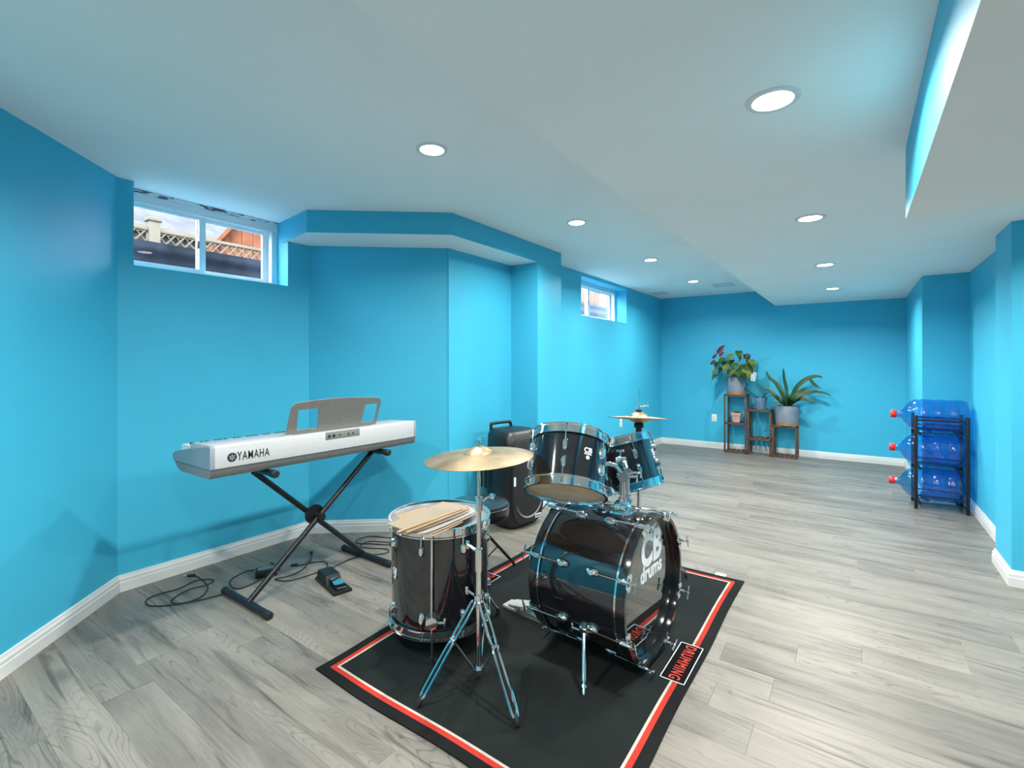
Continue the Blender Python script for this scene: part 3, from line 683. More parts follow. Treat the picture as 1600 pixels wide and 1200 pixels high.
# ------------------------------------------------------------------ tom holder
BT = BZ + BR
th = thing('tom_holder', 'chrome double tom holder standing on top of the bass drum', 'drum hardware', (-.862, 2.085, BT))
MB().box((-.045, -.055, -.006), (.045, .055, .006), .004).box((-.030, -.048, .004), (.030, .048, .052), .010).build('base_block', CHROME, th)
MB().cyl((-.03, -.02, .03), (-.075, -.045, .035), .007).box((-.085, -.055, .012), (-.073, -.04, .06), .004).build('wing_bolt', CHROME, th)
for k, (x, y, tgt) in enumerate(((.006, -.024, Vector((-.072, -.125, .222))), (.004, .030, Vector((-.060, .105, .200))))):
    ztop = (.150, .158)[k]
    p = Vector((x, y, 0))
    post = MB().cyl((x, y, .04), (x, y, ztop), .0125, n=18).cyl((x, y, .05), (x, y, .068), .019, n=18).build('post', CHROME, th)
    hub = p + Vector((0, 0, ztop + .012)); n_ = Vector((.58, -.81, 0))
    MB().cyl(hub - n_ * .018, hub + n_ * .018, .024, n=22).cyl(hub + n_ * .017, hub + n_ * .024, .015, n=16).cyl(hub + n_ * .023, hub + n_ * .030, .007, n=8).build('ratchet_joint', CHROME, th)
    el = hub + Vector((.0, 0, .035)) + (tgt - hub) * .35
    MB().tube(spline([hub, el, tgt], 6), .0105, 12).build('arm', CHROME, th)
    dd = (tgt - el).normalized()
    blk = MB().box((-.024, -.026, -.024), (.030, .026, .024), .007, M=T(*tgt) @ dd.to_track_quat('X', 'Z').to_matrix().to_4x4()).build('tom_clamp', CHROME, th)
    MB().cyl(tgt + Vector((0, 0, .02)), tgt + Vector((0, 0, .05)), .005).box((-.02, -.004, .046), (.02, .004, .058), .003, M=T(*tgt) @ rz(R(35))).build('wing_nut', CHROME, blk)
    MB().cyl(hub + Vector((.02, .012, 0)), hub + Vector((.052, .03, 0)), .006).box((.05, .028, -.024), (.058, .036, .024), .003, M=T(*hub)).build('wing_bolt', CHROME, th)

# ------------------------------------------------------------------ kick pedal
kp = thing('kick_pedal', 'silver bass drum pedal on the far side of the bass drum', 'pedal', (-1.215, 2.075, .0065), (0, 0, R(176)))
MB().box((-.10, -.04, 0), (.30, .04, .006), .002).build('base_plate', STEEL, kp)
fb = MB(); rings = []
for x, w, z in ((.285, .018, .022), (.27, .034, .024), (.18, .042, .042), (.0, .040, .075), (-.03, .034, .082)):
    rings.append([(x, -w, z), (x, w, z), (x, w, z + .006), (x, -w, z + .006)])
fb.loft(rings).build('footboard', PEDALSILVER, kp)
MB().box((.23, -.04, .004), (.31, .04, .020), .006).build('heel_plate', PEDALSILVER, kp)
MB().cyl((-.03, -.05, 0), (-.03, -.05, .15), .006).cyl((-.03, .05, 0), (-.03, .05, .15), .006).cyl((-.03, -.055, .148), (-.03, .055, .148), .0065).build('frame', CHROME, kp)
MB().cyl((-.03, 0, .148), (-.035, 0, .27), .004).build('beater_rod', CHROME, kp)
MB().cyl((-.022, 0, .275), (-.062, 0, .27), .022, n=16).build('beater', PAPERW, kp)

# ------------------------------------------------------------------ stands
def tripod(t, base_z, foot_r, angs, joint=.45, col=CHROME, tube_r=.0045, top_z=.28, foot_bot=.0072, gap=.018, brace=True):
    """double-rod tripod legs with braces, each leg its own part"""
    for a in angs:
        fr_ = foot_r
        if isinstance(a, tuple): a, fr_ = a
        d = Vector((math.cos(a), math.sin(a), 0)); e = Vector((-d.y, d.x, 0)); up = Vector((0, 0, 1))
        p0 = d * .022 + up * top_z; p2 = d * fr_ + up * (foot_bot + .03); pm = p0.lerp(p2, joint)
        g = gap / 2; m = MB()
        for s in (-1, 1):
            m.tube(spline([p0 + e * s * g * .7, p0.lerp(pm, .15) + e * s * g, p0.lerp(pm, .85) + e * s * g, pm + e * s * g * .45, pm.lerp(p2, .12) + e * s * g, pm.lerp(p2, .88) + e * s * g, p2 + e * s * g * .3], 4), tube_r, 8)
        m.cyl(pm - e * g * 1.3, pm + e * g * 1.3, .0065, n=10)
        lg = m.build('leg', col, t)
        fd = (p2 - p0).normalized()
        MB().tube([p2 - fd * .012, p2 + fd * .012, Vector((p2.x, p2.y, foot_bot + .010)) + d * .010, Vector((p2.x, p2.y, foot_bot + .006)) + d * .016], [.0085, .010, .010, .006], 10).build('rubber_foot', RUBBER, lg)
        if brace:
            MB().tube([pm, d * .02 + up * base_z], .0042, 8).build('brace', col, t)
    
cs = thing('cymbal_stand', 'tall chrome tripod cymbal stand in front of the floor tom', 'stand', (-1.255, 1.53, 0))
CZ = .908
tripod(cs, .055, .27, [(math.atan2(1.28 - 1.53, -1.34 + 1.255), .255), (math.atan2(1.41 - 1.53, -.98 + 1.255), .290), (R(115), .26)], .42, CHROME, .0062, .335, .0072, .024)
MB().cyl((0, 0, .045), (0, 0, .50), .0125, n=18).build('lower_tube', CHROME, cs)
MB().cyl((0, 0, .045), (0, 0, .062), .026, n=18).build('brace_collar', CHROME, cs)
MB().cyl((0, 0, .315), (0, 0, .358), .020, n=18).cyl((-.01, 0, .345), (-.05, -.01, .362), .005).box((-.062, -.014, .345), (-.048, -.006, .38), .003).build('leg_collar', CHROME, cs)
MB().cyl((0, 0, .455), (0, 0, .545), .0165, n=18).cyl((-.01, 0, .53), (-.055, .0, .548), .006).box((-.068, -.004, .53), (-.052, .004, .565), .003).build('height_clamp', CHROME, cs)
MB().cyl((0, 0, .49), (0, 0, .725), .0095, n=16).build('middle_tube', CHROME, cs)
MB().cyl((0, 0, .70), (0, 0, .755), .0155, n=18).cyl((.01, .008, .735), (.045, .03, .765), .005).box((.036, .022, .748), (.060, .036, .770), .003).build('upper_clamp', CHROME, cs)
MB().cyl((0, 0, .74), (0, 0, .8980), .0075, n=14).build('upper_tube', CHROME, cs)
MB().cyl((0, 0, .8800), (0, 0, .9180), .012, n=14).cyl((.01, 0, .9020), (.035, .014, .8980), .005).ball((0, 0, .9150), .013).build('tilter', CHROME, cs)
MB().cyl((0, 0, .9150), (0, 0, .9920), .0036, n=10).build('threaded_rod', CHROME, cs)
MB().cyl((0, 0, .9220), (0, 0, .9355), .013, n=16).build('felt_washer', RUBBER, cs)
MB().cyl((0, 0, .9750), (0, 0, .9870), .009, n=12).box((-.016, -.003, .9800), (.016, .003, .9950), .002).build('wing_nut', CHROME, cs)
def cymbal_profile(r, bell_r, bell_h, bow, t=.0014, hole=.006):
    p = []; n = 10
    top = [(hole, bell_h)] + [(bell_r * i / 6, bell_h * math.cos(i / 6 * PI / 2) ** .8 if i < 6 else 0) for i in range(1, 7)]
    top = [(a, b) for a, b in top]
    top += [(bell_r + (r - bell_r) * i / n, -bow * (i / n) ** 1.4) for i in range(1, n + 1)]
    return top + [(a - (0 if k else 0), b - t) for k, (a, b) in enumerate(top[::-1])]
def cymbal(name, label, r, loc, rot, bell_h=.028, bow=.028, flip=False, group=None):
    t = thing(name, label, 'cymbal', loc, rot, group)
    M = rx(PI) if flip else Matrix.Identity(4)
    pr = cymbal_profile(r, .062, bell_h, bow); bell = [q for q in pr if q[0] <= .062 + 1e-6]; bow_ = [q for q in pr if q[0] >= .062 - 1e-6]
    MB().lathe(bow_, 96, M, True).build('bow', BRONZE, t, angle=60); MB().lathe(bell, 64, M, True).build('bell', BRONZE, t, angle=60); return t
cymbal('ride_cymbal', 'single bronze cymbal on the tall stand before the floor tom', .222, (-1.255, 1.53, .936), (R(3), R(-2), 0), .028, .020)

HH = Vector((-1.143, 3.016, 0))
hh = thing('hi_hat_stand', 'chrome hi-hat stand behind the right rack tom', 'stand', HH)
tripod(hh, .06, .30, [R(-6), R(114), R(234)], .45, CHROME, .0048, .33, .0072, .024)
MB().cyl((0, 0, .05), (0, 0, .56), .0125, n=16).build('lower_tube', CHROME, hh)
MB().cyl((0, 0, .53), (0, 0, .60), .017, n=16).build('height_clamp', CHROME, hh)
MB().cyl((0, 0, .58), (0, 0, .905), .0095, n=16).build('upper_tube', CHROME, hh)
MB().lathe([(0, .855), (.018, .857), (.019, .885), (.030, .890), (.030, .912), (.022, .922), (.012, .926), (0, .926)], 20).build('cymbal_seat', RUBBER, hh)
MB().cyl((0, 0, .90), (0, 0, 1.135), .0036, n=10).build('pull_rod', CHROME, hh)
MB().lathe([(0, .985), (.018, .985), (.018, 1.003), (.010, 1.008), (0, 1.008)], 18).build('felt', RUBBER, hh)
MB().cyl((0, 0, 1.005), (0, 0, 1.035), .009, n=12).cyl((.005, 0, 1.022), (.055, .020, 1.034), .0045).box((.050, .013, 1.024), (.060, .027, 1.046), .003).build('clutch', CHROME, hh)
MB().box((-.30, -.03, .0), (-.03, .03, .006), .002, M=T(0, 0, .0065)).box((-.29, -.032, .012), (-.03, .032, .018), .004, M=ry(R(9))).build('footboard', STEEL, hh)
cymbal('hi_hat_cymbal', 'upper bronze hi-hat cymbal on the rear stand', .194, (HH.x, HH.y, .960), (R(-6.0), R(-1.5), 0), .030, .012, False, 'hi-hat cymbals')
cymbal('hi_hat_cymbal', 'lower bronze hi-hat cymbal facing down under the upper one', .194, (HH.x, HH.y, .936), (R(-6.0), R(-1.5), 0), .022, .012, True, 'hi-hat cymbals')

# ------------------------------------------------------------------ drum throne
dt = thing('drum_throne', 'round black padded drum stool behind the floor tom', 'stool', (-1.86, 2.275, 0))
MB().lathe([(0, .375), (.165, .375), (.176, .385), (.180, .41), (.180, .445), (.172, .462), (.150, .470), (0, .473)], 56).build('seat', VINYL, dt)
MB().lathe([(.1795, .438), (.1825, .440), (.1825, .444), (.1795, .446)], 56, closed=True).build('piping', VINYL, dt)
MB().lathe([(0, .352), (.10, .352), (.10, .376), (0, .376)], 24).build('seat_plate', BLACK, dt)
MB().cyl((0, 0, .10), (0, 0, .36), .0125, n=14).build('post', BLACK, dt)
tripod(dt, .09, .26, [R(75), R(-45), R(195)], .5, BLACK, .006, .29, .0005, .024)
#PART3
# ------------------------------------------------------------------ keyboard on X stand
kb = thing('electronic_keyboard', 'silver electronic keyboard seen from behind on the black stand', 'keyboard', (-2.50, 1.70, .745))
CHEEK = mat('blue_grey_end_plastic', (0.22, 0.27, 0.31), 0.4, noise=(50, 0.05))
XY = basis((1, 0, 0), (0, 0, 1), (0, -1, 0))      # prism xy -> world xz, extruded along -y
KL = .66
MB().prism([(0, .048), (0, .150), (-.004, .155), (-.012, .158), (-.265, .148), (-.272, .142), (-.275, .104), (-.415, .100), (-.428, .094), (-.432, .080), (-.425, .048)], -KL + .022, KL - .022, XY).build('upper_case', SILVER, kb)
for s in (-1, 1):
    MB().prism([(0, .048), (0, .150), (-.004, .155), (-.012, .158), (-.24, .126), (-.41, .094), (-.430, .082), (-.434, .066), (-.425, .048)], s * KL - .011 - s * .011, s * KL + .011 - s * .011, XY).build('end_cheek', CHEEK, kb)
MB().prism([(-.004, .048), (-.010, .012), (-.022, .0), (-.34, .0), (-.385, .014), (-.424, .048)], -KL + .004, KL - .004, XY).build('lower_case', GREYPLASTIC, kb)
pn = MB().box((-.012, -.047, .110), (.0012, .190, .1552), .003).build('connector_panel', GREYPLASTIC, kb)
for y_, r_ in ((-.022, .009), (.008, .009), (.048, .005), (.108, .0055), (.140, .0055)):
    MB().cyl((-.004, y_, .131), (.0025, y_, .131), r_, n=16).build('socket', DARKHOLE, pn)
NK = 52; pit = 1.25 / NK
wk = MB().box((-.415, .0004, .100), (-.277, pit - .0006, .128), .0012, seg=1).mesh('white_key'); wk.materials.append(IVORY)
bk = MB().box((-.365, -.006, .120), (-.279, .006, .139), .002, seg=1).mesh('black_key'); bk.materials.append(BLKPLASTIC)
for k in range(NK):
    o = put('white_key', wk, None, kb); o.location = (0, -.625 + k * pit, 0)
    if k and (k % 7) in (1, 3, 4, 6, 0): o = put('black_key', bk, None, kb); o.location = (0, -.625 + k * pit, 0)
YB = basis((0, 1, 0), (0, 0, 1), (1, 0, 0))        # text x -> +y, text y -> +z, facing +x
lettering('logo_lettering', 'YAMAHA', .060, BLACKPRINT, kb, T(.0006, -.455, .093) @ YB, .0008, .0004, 1.14, .60)
lg_ = MB().cyl((.0, -.560, .094), (.0009, -.560, .094), .0225, n=32).build('logo_disc', BLACKPRINT, kb, 'round emblem of three crossed tuning forks')
m = MB()
for k in range(6):
    m.box((-.0012, .003, .0006), (.0012, .0165, .0014), M=T(.0004, -.560, .094) @ YB @ rz(k * PI / 3))
    m.box((-.0038, .0085, .0006), (.0038, .0105, .0014), M=T(.0004, -.560, .094) @ YB @ rz(k * PI / 3))
m.build('emblem_mark', SILVER, lg_)
# music rest: panel with two cut-outs, leaning back
mr_w, mr_h = .61, .212
RM = T(-.060, -.257, .154) @ ry(R(20)) @ basis((0, 1, 0), (0, 0, 1), (1, 0, 0))
def arch(u): return mr_h - .030 + .030 * math.sin(PI * min(1, max(0, (u / mr_w) * .80 + .12))) ** .8
m = MB(); th_ = .007
def bar(u0, u1, v0, v1): m.prism([(u0, v0), (u1, v0), (u1, v1), (u0, v1)], 0, th_, RM)
cu = [0, .045, .178, .492, .588, mr_w]
topv = mr_h * .80
bar(0, mr_w, 0, .032)
n = 24; up_ = [(mr_w * i / n, arch(mr_w * i / n)) for i in range(n + 1)]
up_[0] = (.004, up_[0][1] - .018); up_[1] = (.022, up_[1][1]); up_[-1] = (mr_w - .004, up_[-1][1] - .018); up_[-2] = (mr_w - .022, up_[-2][1])
m.prism([(0, .157), (mr_w, .157)] + up_[::-1], 0, th_, RM)
m.prism([(0, .032), (.058, .032), (.045, .157), (0, .157)], 0, th_, RM); m.prism([(.190, .032), (.488, .032), (.492, .157), (.168, .157)], 0, th_, RM); m.prism([(.592, .032), (mr_w, .032), (mr_w, .157), (.590, .157)], 0, th_, RM)
rest = m.build('music_rest', RESTGREY, kb)
for y_ in (-.238, .339): MB().box((-.078, y_ - .022, .152), (-.050, y_ + .022, .172), .004).build('rest_foot', SILVER, rest)

ks = thing('keyboard_stand', 'black X-frame stand under the silver keyboard', 'stand', (-2.665, 1.675, 0))
for y_ in (-.39, .39):
    f = MB().cyl((-.215, y_, .0205), (.215, y_, .0205), .019, n=18).build('foot_bar', BLACK, ks)
    for s in (-1, 1): MB().lathe([(.0195, 0), (.0205, .002), (.0205, .030), (.017, .036), (0, .036)], 18, T(s * .212, y_, .0205) @ ry(s * PI / 2)).build('end_cap', RUBBER, f)
MB().tube([(.030, -.39, .03), (.030, .412, .708)], .0155, 12).build('leg', BLACK, ks)
MB().tube([(-.030, .39, .03), (-.030, -.335, .708)], .0155, 12).build('leg', BLACK, ks)
for y_ in (-.335, .412):
    f = MB().cyl((-.22, y_, .7235), (.175, y_, .7235), .0175, n=18).build('support_arm', BLACK, ks)
    for s, x_ in ((-1, -.215), (1, .168)): MB().lathe([(.018, 0), (.0212, .003), (.0212, .034), (.016, .040), (0, .040)], 18, T(x_, y_, .7235) @ ry(s * PI / 2)).build('end_cap', RUBBER, f)
pv = Vector((0, .024, .381))
MB().cyl(pv + Vector((-.055, 0, 0)), pv + Vector((.056, 0, 0)), .016, n=16).build('pivot_bolt', BLACK, ks)
MB().cyl(pv + Vector((-.010, -.010, .01)), pv + Vector((.006, -.010, .01)), .058, n=32).build('locking_disc', BLACK, ks)
MB().cyl(pv + Vector((.048, 0, 0)), pv + Vector((.066, 0, 0)), .024, n=8).build('knob', BLKPLASTIC, ks)
for a in (-.035, .03): MB().cyl(pv + Vector((.0, a, -.03)), pv + Vector((.012, a, -.03)), .006, n=12).build('rivet', CHROME, ks)

# ------------------------------------------------------------------ cables, adapter, foot switch
def cable(name, pix, label, r=.0035, z=.0042, plug=None, cat='cable'):
    P = [onz(x, y, 0) for x, y in pix]; c = P[0]
    t = thing(name, label, cat, (c.x, c.y, 0))
    rng = random.Random(len(pix)); pts = [Vector((p.x - c.x, p.y - c.y, z + .0015 * (i % 2))) for i, p in enumerate(P)]
    MB().tube(spline(pts, 6), r, 8).build('cord', RUBBER, t)
    for end in plug or ():
        a, b = (pts[0], pts[1]) if end == 0 else (pts[-1], pts[-2])
        d = (a - b).normalized(); a = Vector((a.x, a.y, .009)); d.z = 0
        pl = MB().cyl(a - d * .028, a + d * .012, .0085, .0075, 12).build('plug', BLKPLASTIC, t)
        MB().cyl(a + d * .010, a + d * .034, .0035, n=10).build('plug_tip', CHROME, pl)
    return t
cable('audio_cable', [(296, 901.5), (305, 901), (318, 909), (324.7, 918), (318, 931), (299.7, 940.4), (279, 944), (267, 942), (276, 932.5), (297, 922), (321, 915.5), (334, 909), (326, 906), (305, 909), (279, 921), (252.5, 928.6), (234, 935), (227.6, 941.7), (234, 947.5), (258, 948), (286.6, 944), (313, 939), (347, 930)], 'thin black cable coiled on the floor by the diagonal wall', plug=(0,))
cable('power_cable', [(487, 864), (485, 876), (473, 890.5), (452, 901), (430, 906), (449, 909), (475.6, 902), (502, 893), (512, 885), (507, 879), (489, 880), (473, 884), (458, 885)], 'black cable looped on the floor under the keyboard', plug=(0, 1))
cable('adapter_cable', [(398, 892), (384, 894.5), (363, 905), (359, 914), (368, 920.7), (384, 918), (407, 906), (430, 888), (424, 880)], 'black cable curling round the adapter behind the near stand leg')
cable('pedal_cable', [(513, 894), (528, 884), (562, 869.5), (594, 867), (606, 864), (606, 860), (594, 858), (567, 856.5), (564, 852.5), (578, 847), (607, 848.5), (614, 850), (607, 852), (580.6, 851), (562, 850), (555.6, 847), (565, 841.5), (580.6, 839), (603, 840.7), (616, 842)], 'black cable snaking from the foot switch behind the floor tom')
ad = thing('power_adapter', 'black box power adapter on the floor behind the stand leg', 'adapter', onz(416, 899, 0), (0, 0, R(62)))
MB().box((-.060, -.036, .0005), (.060, .036, .046), .006).build('case', BLKPLASTIC, ad)
MB().box((-.045, -.024, .0455), (.045, .024, .0466), .0003).build('rating_label', GREYPLASTIC, ad)
MB().cyl((.058, 0, .023), (.078, 0, .020), .006, .004, 10).build('strain_relief', RUBBER, ad)
q = [onz(x, y, 0) for x, y in ((498, 909), (525.5, 932.5), (547, 923.5), (513, 894.5))]; qc = (q[0] + q[1] + q[2] + q[3]) / 4
fd = ((q[1] + q[2]) / 2 - (q[0] + q[3]) / 2); fl_ = fd.length; fw_ = ((q[3] - q[0]).length + (q[2] - q[1]).length) / 2
fs_ = thing('foot_switch', 'small black sustain pedal with shiny lever on the floor', 'pedal', (qc.x, qc.y, 0), (0, 0, math.atan2(fd.y, fd.x)))
h_ = fl_ / 2; w_ = min(fw_ / 2, .055)
MB().box((-h_, -w_, .0005), (h_, w_, .016), .004).build('base', BLKPLASTIC, fs_)
MB().loft([[(-h_ + .006, -w_ + .008, .014), (.02, -w_ + .008, .014), (.02, w_ - .008, .014), (-h_ + .006, w_ - .008, .014)], [(-h_ + .020, -w_ + .014, .062), (-.005, -w_ + .014, .062), (-.005, w_ - .014, .062), (-h_ + .020, w_ - .014, .062)]]).build('housing', BLKPLASTIC, fs_)
lv = MB(); rings = []
for x, w, z in ((-.01, w_ * .42, .040), (.03, w_ * .44, .044), (h_ * .72, w_ * .55, .030), (h_ * .84, w_ * .52, .024)):
    rings.append([(x, -w, z), (x, w, z), (x, w, z + .006), (x, -w, z + .006)])
lv.loft(rings).build('lever', CHROME, fs_)

# ------------------------------------------------------------------ loudspeaker
sp = thing('loudspeaker', 'tall black portable loudspeaker standing before the column', 'speaker', (-2.295, 3.235, 0), (0, 0, R(-9)))
def sring(z, kx, ky, n=40, dx=0):
    out = []
    for i in range(n):
        a = 2 * PI * i / n; c, s = math.cos(a), math.sin(a)
        x = math.copysign(abs(c) ** .32, c); y = math.copysign(abs(s) ** .32, s)
        w = .205 if x > 0 else .205 - .055 * abs(x)
        out.append((dx + x * .175 * kx, y * w * ky, z))
    return out
MB().loft([sring(.0005, .72, .66), sring(.012, .84, .78), sring(.04, .93, .90), (sring(.09, .98, .97)), sring(.16, 1, 1), sring(.55, 1, 1), sring(.66, .98, .98), (sring(.72, .93, .95, dx=-.008)), sring(.755, .84, .86, dx=-.016), sring(.768, .70, .74, dx=-.02)]).build('cabinet', BLKPLASTIC, sp, angle=50)
def gring(x, k):
    out = []
    for i in range(40):
        a = 2 * PI * i / 40; c, s = math.cos(a), math.sin(a)
        out.append((x, math.copysign(abs(c) ** .45, c) * .180 * k, .375 + math.copysign(abs(s) ** .45, s) * .335 * k))
    return out
GR = mat('dark_grey_speaker_grille', (0.013, 0.013, 0.0135), 0.55, noise=(160, 0.35), bump=(700, 0.6, 0.002))
g = MB().loft([gring(.165, 1), gring(.182, .99), gring(.187, .95)]).build('grille', GR, sp)
arc = [(.188, .150 * math.cos(R(a)), .235 + .150 * math.sin(R(a))) for a in range(195, 346, 6)]
MB().tube(arc, [.002 + .006 * math.sin(PI * i / (len(arc) - 1)) for i in range(len(arc))], 8).build('trim_arc', GREYPLASTIC, g)
MB().box((.184, .065, .062), (.189, .135, .092), .002).build('name_plate', WHITEPRINT, g, 'small light name plate')
MB().box((.1886, .072, .070), (.1895, .088, .085)).box((.1886, .093, .070), (.1895, .108, .085)).box((.1886, .113, .070), (.1895, .128, .085)).build('name_plate_mark', BLACKPRINT, g)
MB().prism([(-.176, .355), (-.158, .355), (-.158, .425), (-.176, .425), (-.176, .355)][:4], .184, .190, basis((0, 1, 0), (0, 0, 1), (1, 0, 0))).build('sticker', WHITEPRINT, sp, 'white sticker on the cabinet edge')
MB().tube(spline([(-.12, -.125, .715), (-.125, -.125, .795), (-.125, -.10, .808), (-.125, .06, .808), (-.125, .10, .795), (-.12, .105, .72)], 5), .013, 10).build('handle', BLKPLASTIC, sp)
for yy in (-.11, -.06): MB().box((-.06 + yy, -.212, .30), (-.035 + yy, -.198, .62), .004).build('side_rail', BLKPLASTIC, sp)

# ------------------------------------------------------------------ plant stand
PX = [(-1.585, -1.282), (-1.270, -.969), (-.957, -.656)]
ps = thing('plant_stand', 'brown wooden stepped plant stand against the end wall', 'plant stand', (-1.12, 7.70, 0))
ox, oy = -1.12, 7.70; YF, YR = 7.595 - oy, 7.835 - oy
shelves = {0: (.845, .437, .020), 1: (.642, .236), 2: (.440, .020)}
tops = [.845, .642, .440]; b_ = .011
def post(x, y, h): MB().box((x - b_, y - b_, .0005), (x + b_, y + b_, h), .002).build('post', BROWNWOOD, ps)
for i, (x0, x1) in enumerate(PX):
    for x in (x0 - ox + b_, x1 - ox - b_):
        for y in (YF, YR):
            post(x, y, tops[i] - .001)
    for z in shelves[i]:
        MB().box((x0 - ox, YF - b_, z - .022), (x1 - ox, YF + b_, z - .004), .002).build('shelf_rail', BROWNWOOD, ps); MB().box((x0 - ox, YR - b_, z - .022), (x1 - ox, YR + b_, z - .004), .002).build('shelf_rail', BROWNWOOD, ps)
        ns = 5; w = (x1 - x0) / ns
        for k in range(ns): MB().box((x0 - ox + k * w + .006, YF - .012, z - .006), (x0 - ox + (k + 1) * w - .006, YR + .012, z + .004), .003).build('slat', BROWNWOOD, ps)

def leaf_strip(mb, pts, width, fold=.25, prof=None, n=12, face=None):
    """strap or heart leaf along a spine with a shallow V fold and a little thickness"""
    S = spline(pts, max(2, n // (len(pts) - 1))); m = len(S); rows = []
    for i, p in enumerate(S):
        t = (S[min(i + 1, m - 1)] - S[max(i - 1, 0)]).normalized()
        side = t.cross(Vector((0, 0, 1)))
        if face: side = t.cross(Vector(face).normalized())
        side = side.normalized() if side.length > .15 else t.cross(Vector((0, 1, 0))).normalized()
        nr = side.cross(t).normalized(); f = i / (m - 1)
        w = width * (prof(f) if prof else max(.02, math.sin(PI * min(1, f * .88 + .10)) ** .7)) / 2
        rows.append([p - side * w + nr * w * fold, p, p + side * w + nr * w * fold, p - nr * .0016])
    vs = [v for r in rows for v in r]; fs = []
    for i in range(m - 1):
        a = i * 4; b = a + 4; fs += [(a, a + 1, b + 1, b), (a + 1, a + 2, b + 2, b + 1), (a + 2, a + 3, b + 3, b + 2), (a + 3, a, b, b + 3)]
    fs += [(0, 3, 2, 1), ((m - 1) * 4, (m - 1) * 4 + 1, (m - 1) * 4 + 2, (m - 1) * 4 + 3)]
    mb.add(vs, fs)
heart = lambda f: (math.sin(PI * min(1, (f * .93 + .07)) ** .62) ** .8) if f < .99 else .02
def pot_part(t, r_top, r_bot, h, m, foot=None):
    fz = h * .17 if foot else 0
    MB().lathe([(0, fz + .0005), (r_bot + (r_top - r_bot) * fz / h, fz + .0005), (r_top, h - .004), (r_top - .002, h), (r_top - .010, h), (r_top - .014, h - .02), (0, h - .022)], 40).build('pot', m, t)
    if foot: MB().lathe([(0, .0005), (r_bot, .0005), (r_bot + (r_top - r_bot) * fz / h + .001, fz), (0, fz)], 40).build('pot_foot', foot, t)
    MB().lathe([(0, h - .016), (r_top - .013, h - .020)], 32).build('soil', SOIL, t)
# plant 1: heart-leaved flowering plant
p1 = thing('potted_flamingo_flower', 'leafy plant with purple flowers in a grey pot on the tallest shelf', 'potted plant', (-1.437, 7.70, .8495))
pot_part(p1, .132, .122, .262, POTGREY, POTTAN)
rng = random.Random(5)
L1 = [(-.24, .44, 0), (-.16, .50, 0), (-.05, .56, 1), (.05, .60, 0), (.14, .55, 0), (.17, .47, 1), (.20, .42, 0), (-.26, .33, 1), (-.10, .40, 1), (.00, .42, 0), (.10, .40, 1), (.16, .33, 1), (-.20, .36, 0), (-.03, .33, 1), (.06, .31, 0), (-.28, .25, 1), (.15, .30, 0), (-.13, .46, 0), (.22, .47, 1), (-.06, .47, 0)]
for i, (dx, dz, k) in enumerate(L1):
    dy = rng.uniform(-.15, .06); b = Vector((rng.uniform(-.04, .04), rng.uniform(-.04, .04), .25)); e = Vector((dx, dy, dz + .02)); mid = (b + e) / 2 + Vector((-dx * .2, 0, .05))
    lf = MB(); a = rng.uniform(-.6, .6)
    tip = e + Vector((.06 * math.copysign(1, dx) * abs(math.cos(a)) * (.4 + abs(dx) * 2), -.04, -.11 - rng.uniform(0, .04)))
    leaf_strip(lf, [e + (e - tip) * .12, e * .6 + tip * .4 + Vector((0, -.012, .012)), tip], .115 + rng.uniform(-.02, .025), .18, heart)
    o = lf.build('leaf', LEAFY if k else LEAF, p1, angle=70); MB().tube(spline([b, mid, e], 5), .0028, 6).build('stem', STEM, o)
for i, (dx, dz) in enumerate(((-.20, .66), (-.285, .56), (-.31, .47), (-.19, .59), (.14, .56))):
    e = Vector((dx, -.06, dz)); lf = MB(); k = 1.0 if i == 0 else .6
    leaf_strip(lf, [e + Vector((-.050, 0, -.06)) * k, e, e + Vector((.050, .01, .06)) * k], .07 * k, .3, None, 12, (.3, -.9, .3))
    o = lf.build('flower', PURPLE, p1, 'dark purple flower'); MB().tube(spline([(0, 0, .25), (dx * .45, -.03, dz * .72), e], 6), .0022, 6).build('stem', STEM, o)
# plant 2: orchid stems
p2 = thing('potted_orchid', 'small dark blue pot with bare orchid stems and a white tag', 'potted plant', (-1.118, 7.70, .6465))
pot_part(p2, .086, .070, .165, POTBLUE)
for pts in ([(-.01, 0, .15), (-.20, -.03, .30), (-.25, -.03, .42)], [(0, 0, .15), (-.13, -.02, .20), (-.22, -.04, .32)], [(.01, 0, .15), (.08, -.02, .22), (.15, -.04, .27)], [(.0, -.02, .15), (-.07, -.05, .20), (-.14, -.08, .22)], [(.02, 0, .15), (.09, .02, .18), (.16, .02, .21)]):
    lf = MB(); leaf_strip(lf, pts, .04, .3); lf.build('leaf', LEAFD, p2, angle=70)
MB().tube(spline([(-.01, 0, .15), (-.03, 0, .35), (-.035, 0, .52), (-.045, 0, .70)], 6), .0038, 6).build('flower_stem', STEM, p2)
MB().tube(spline([(-.035, 0, .60), (-.02, 0, .66), (.04, -.01, .715), (.13, -.02, .73)], 6), .0028, 6).build('flower_stem', STEM, p2)
MB().box((-.033, -.001, -.07), (.033, .001, .06), .0005, M=T(-.085, -.03, .47) @ ry(R(12))).build('plant_tag', WHITEPRINT, p2, 'white plant tag')
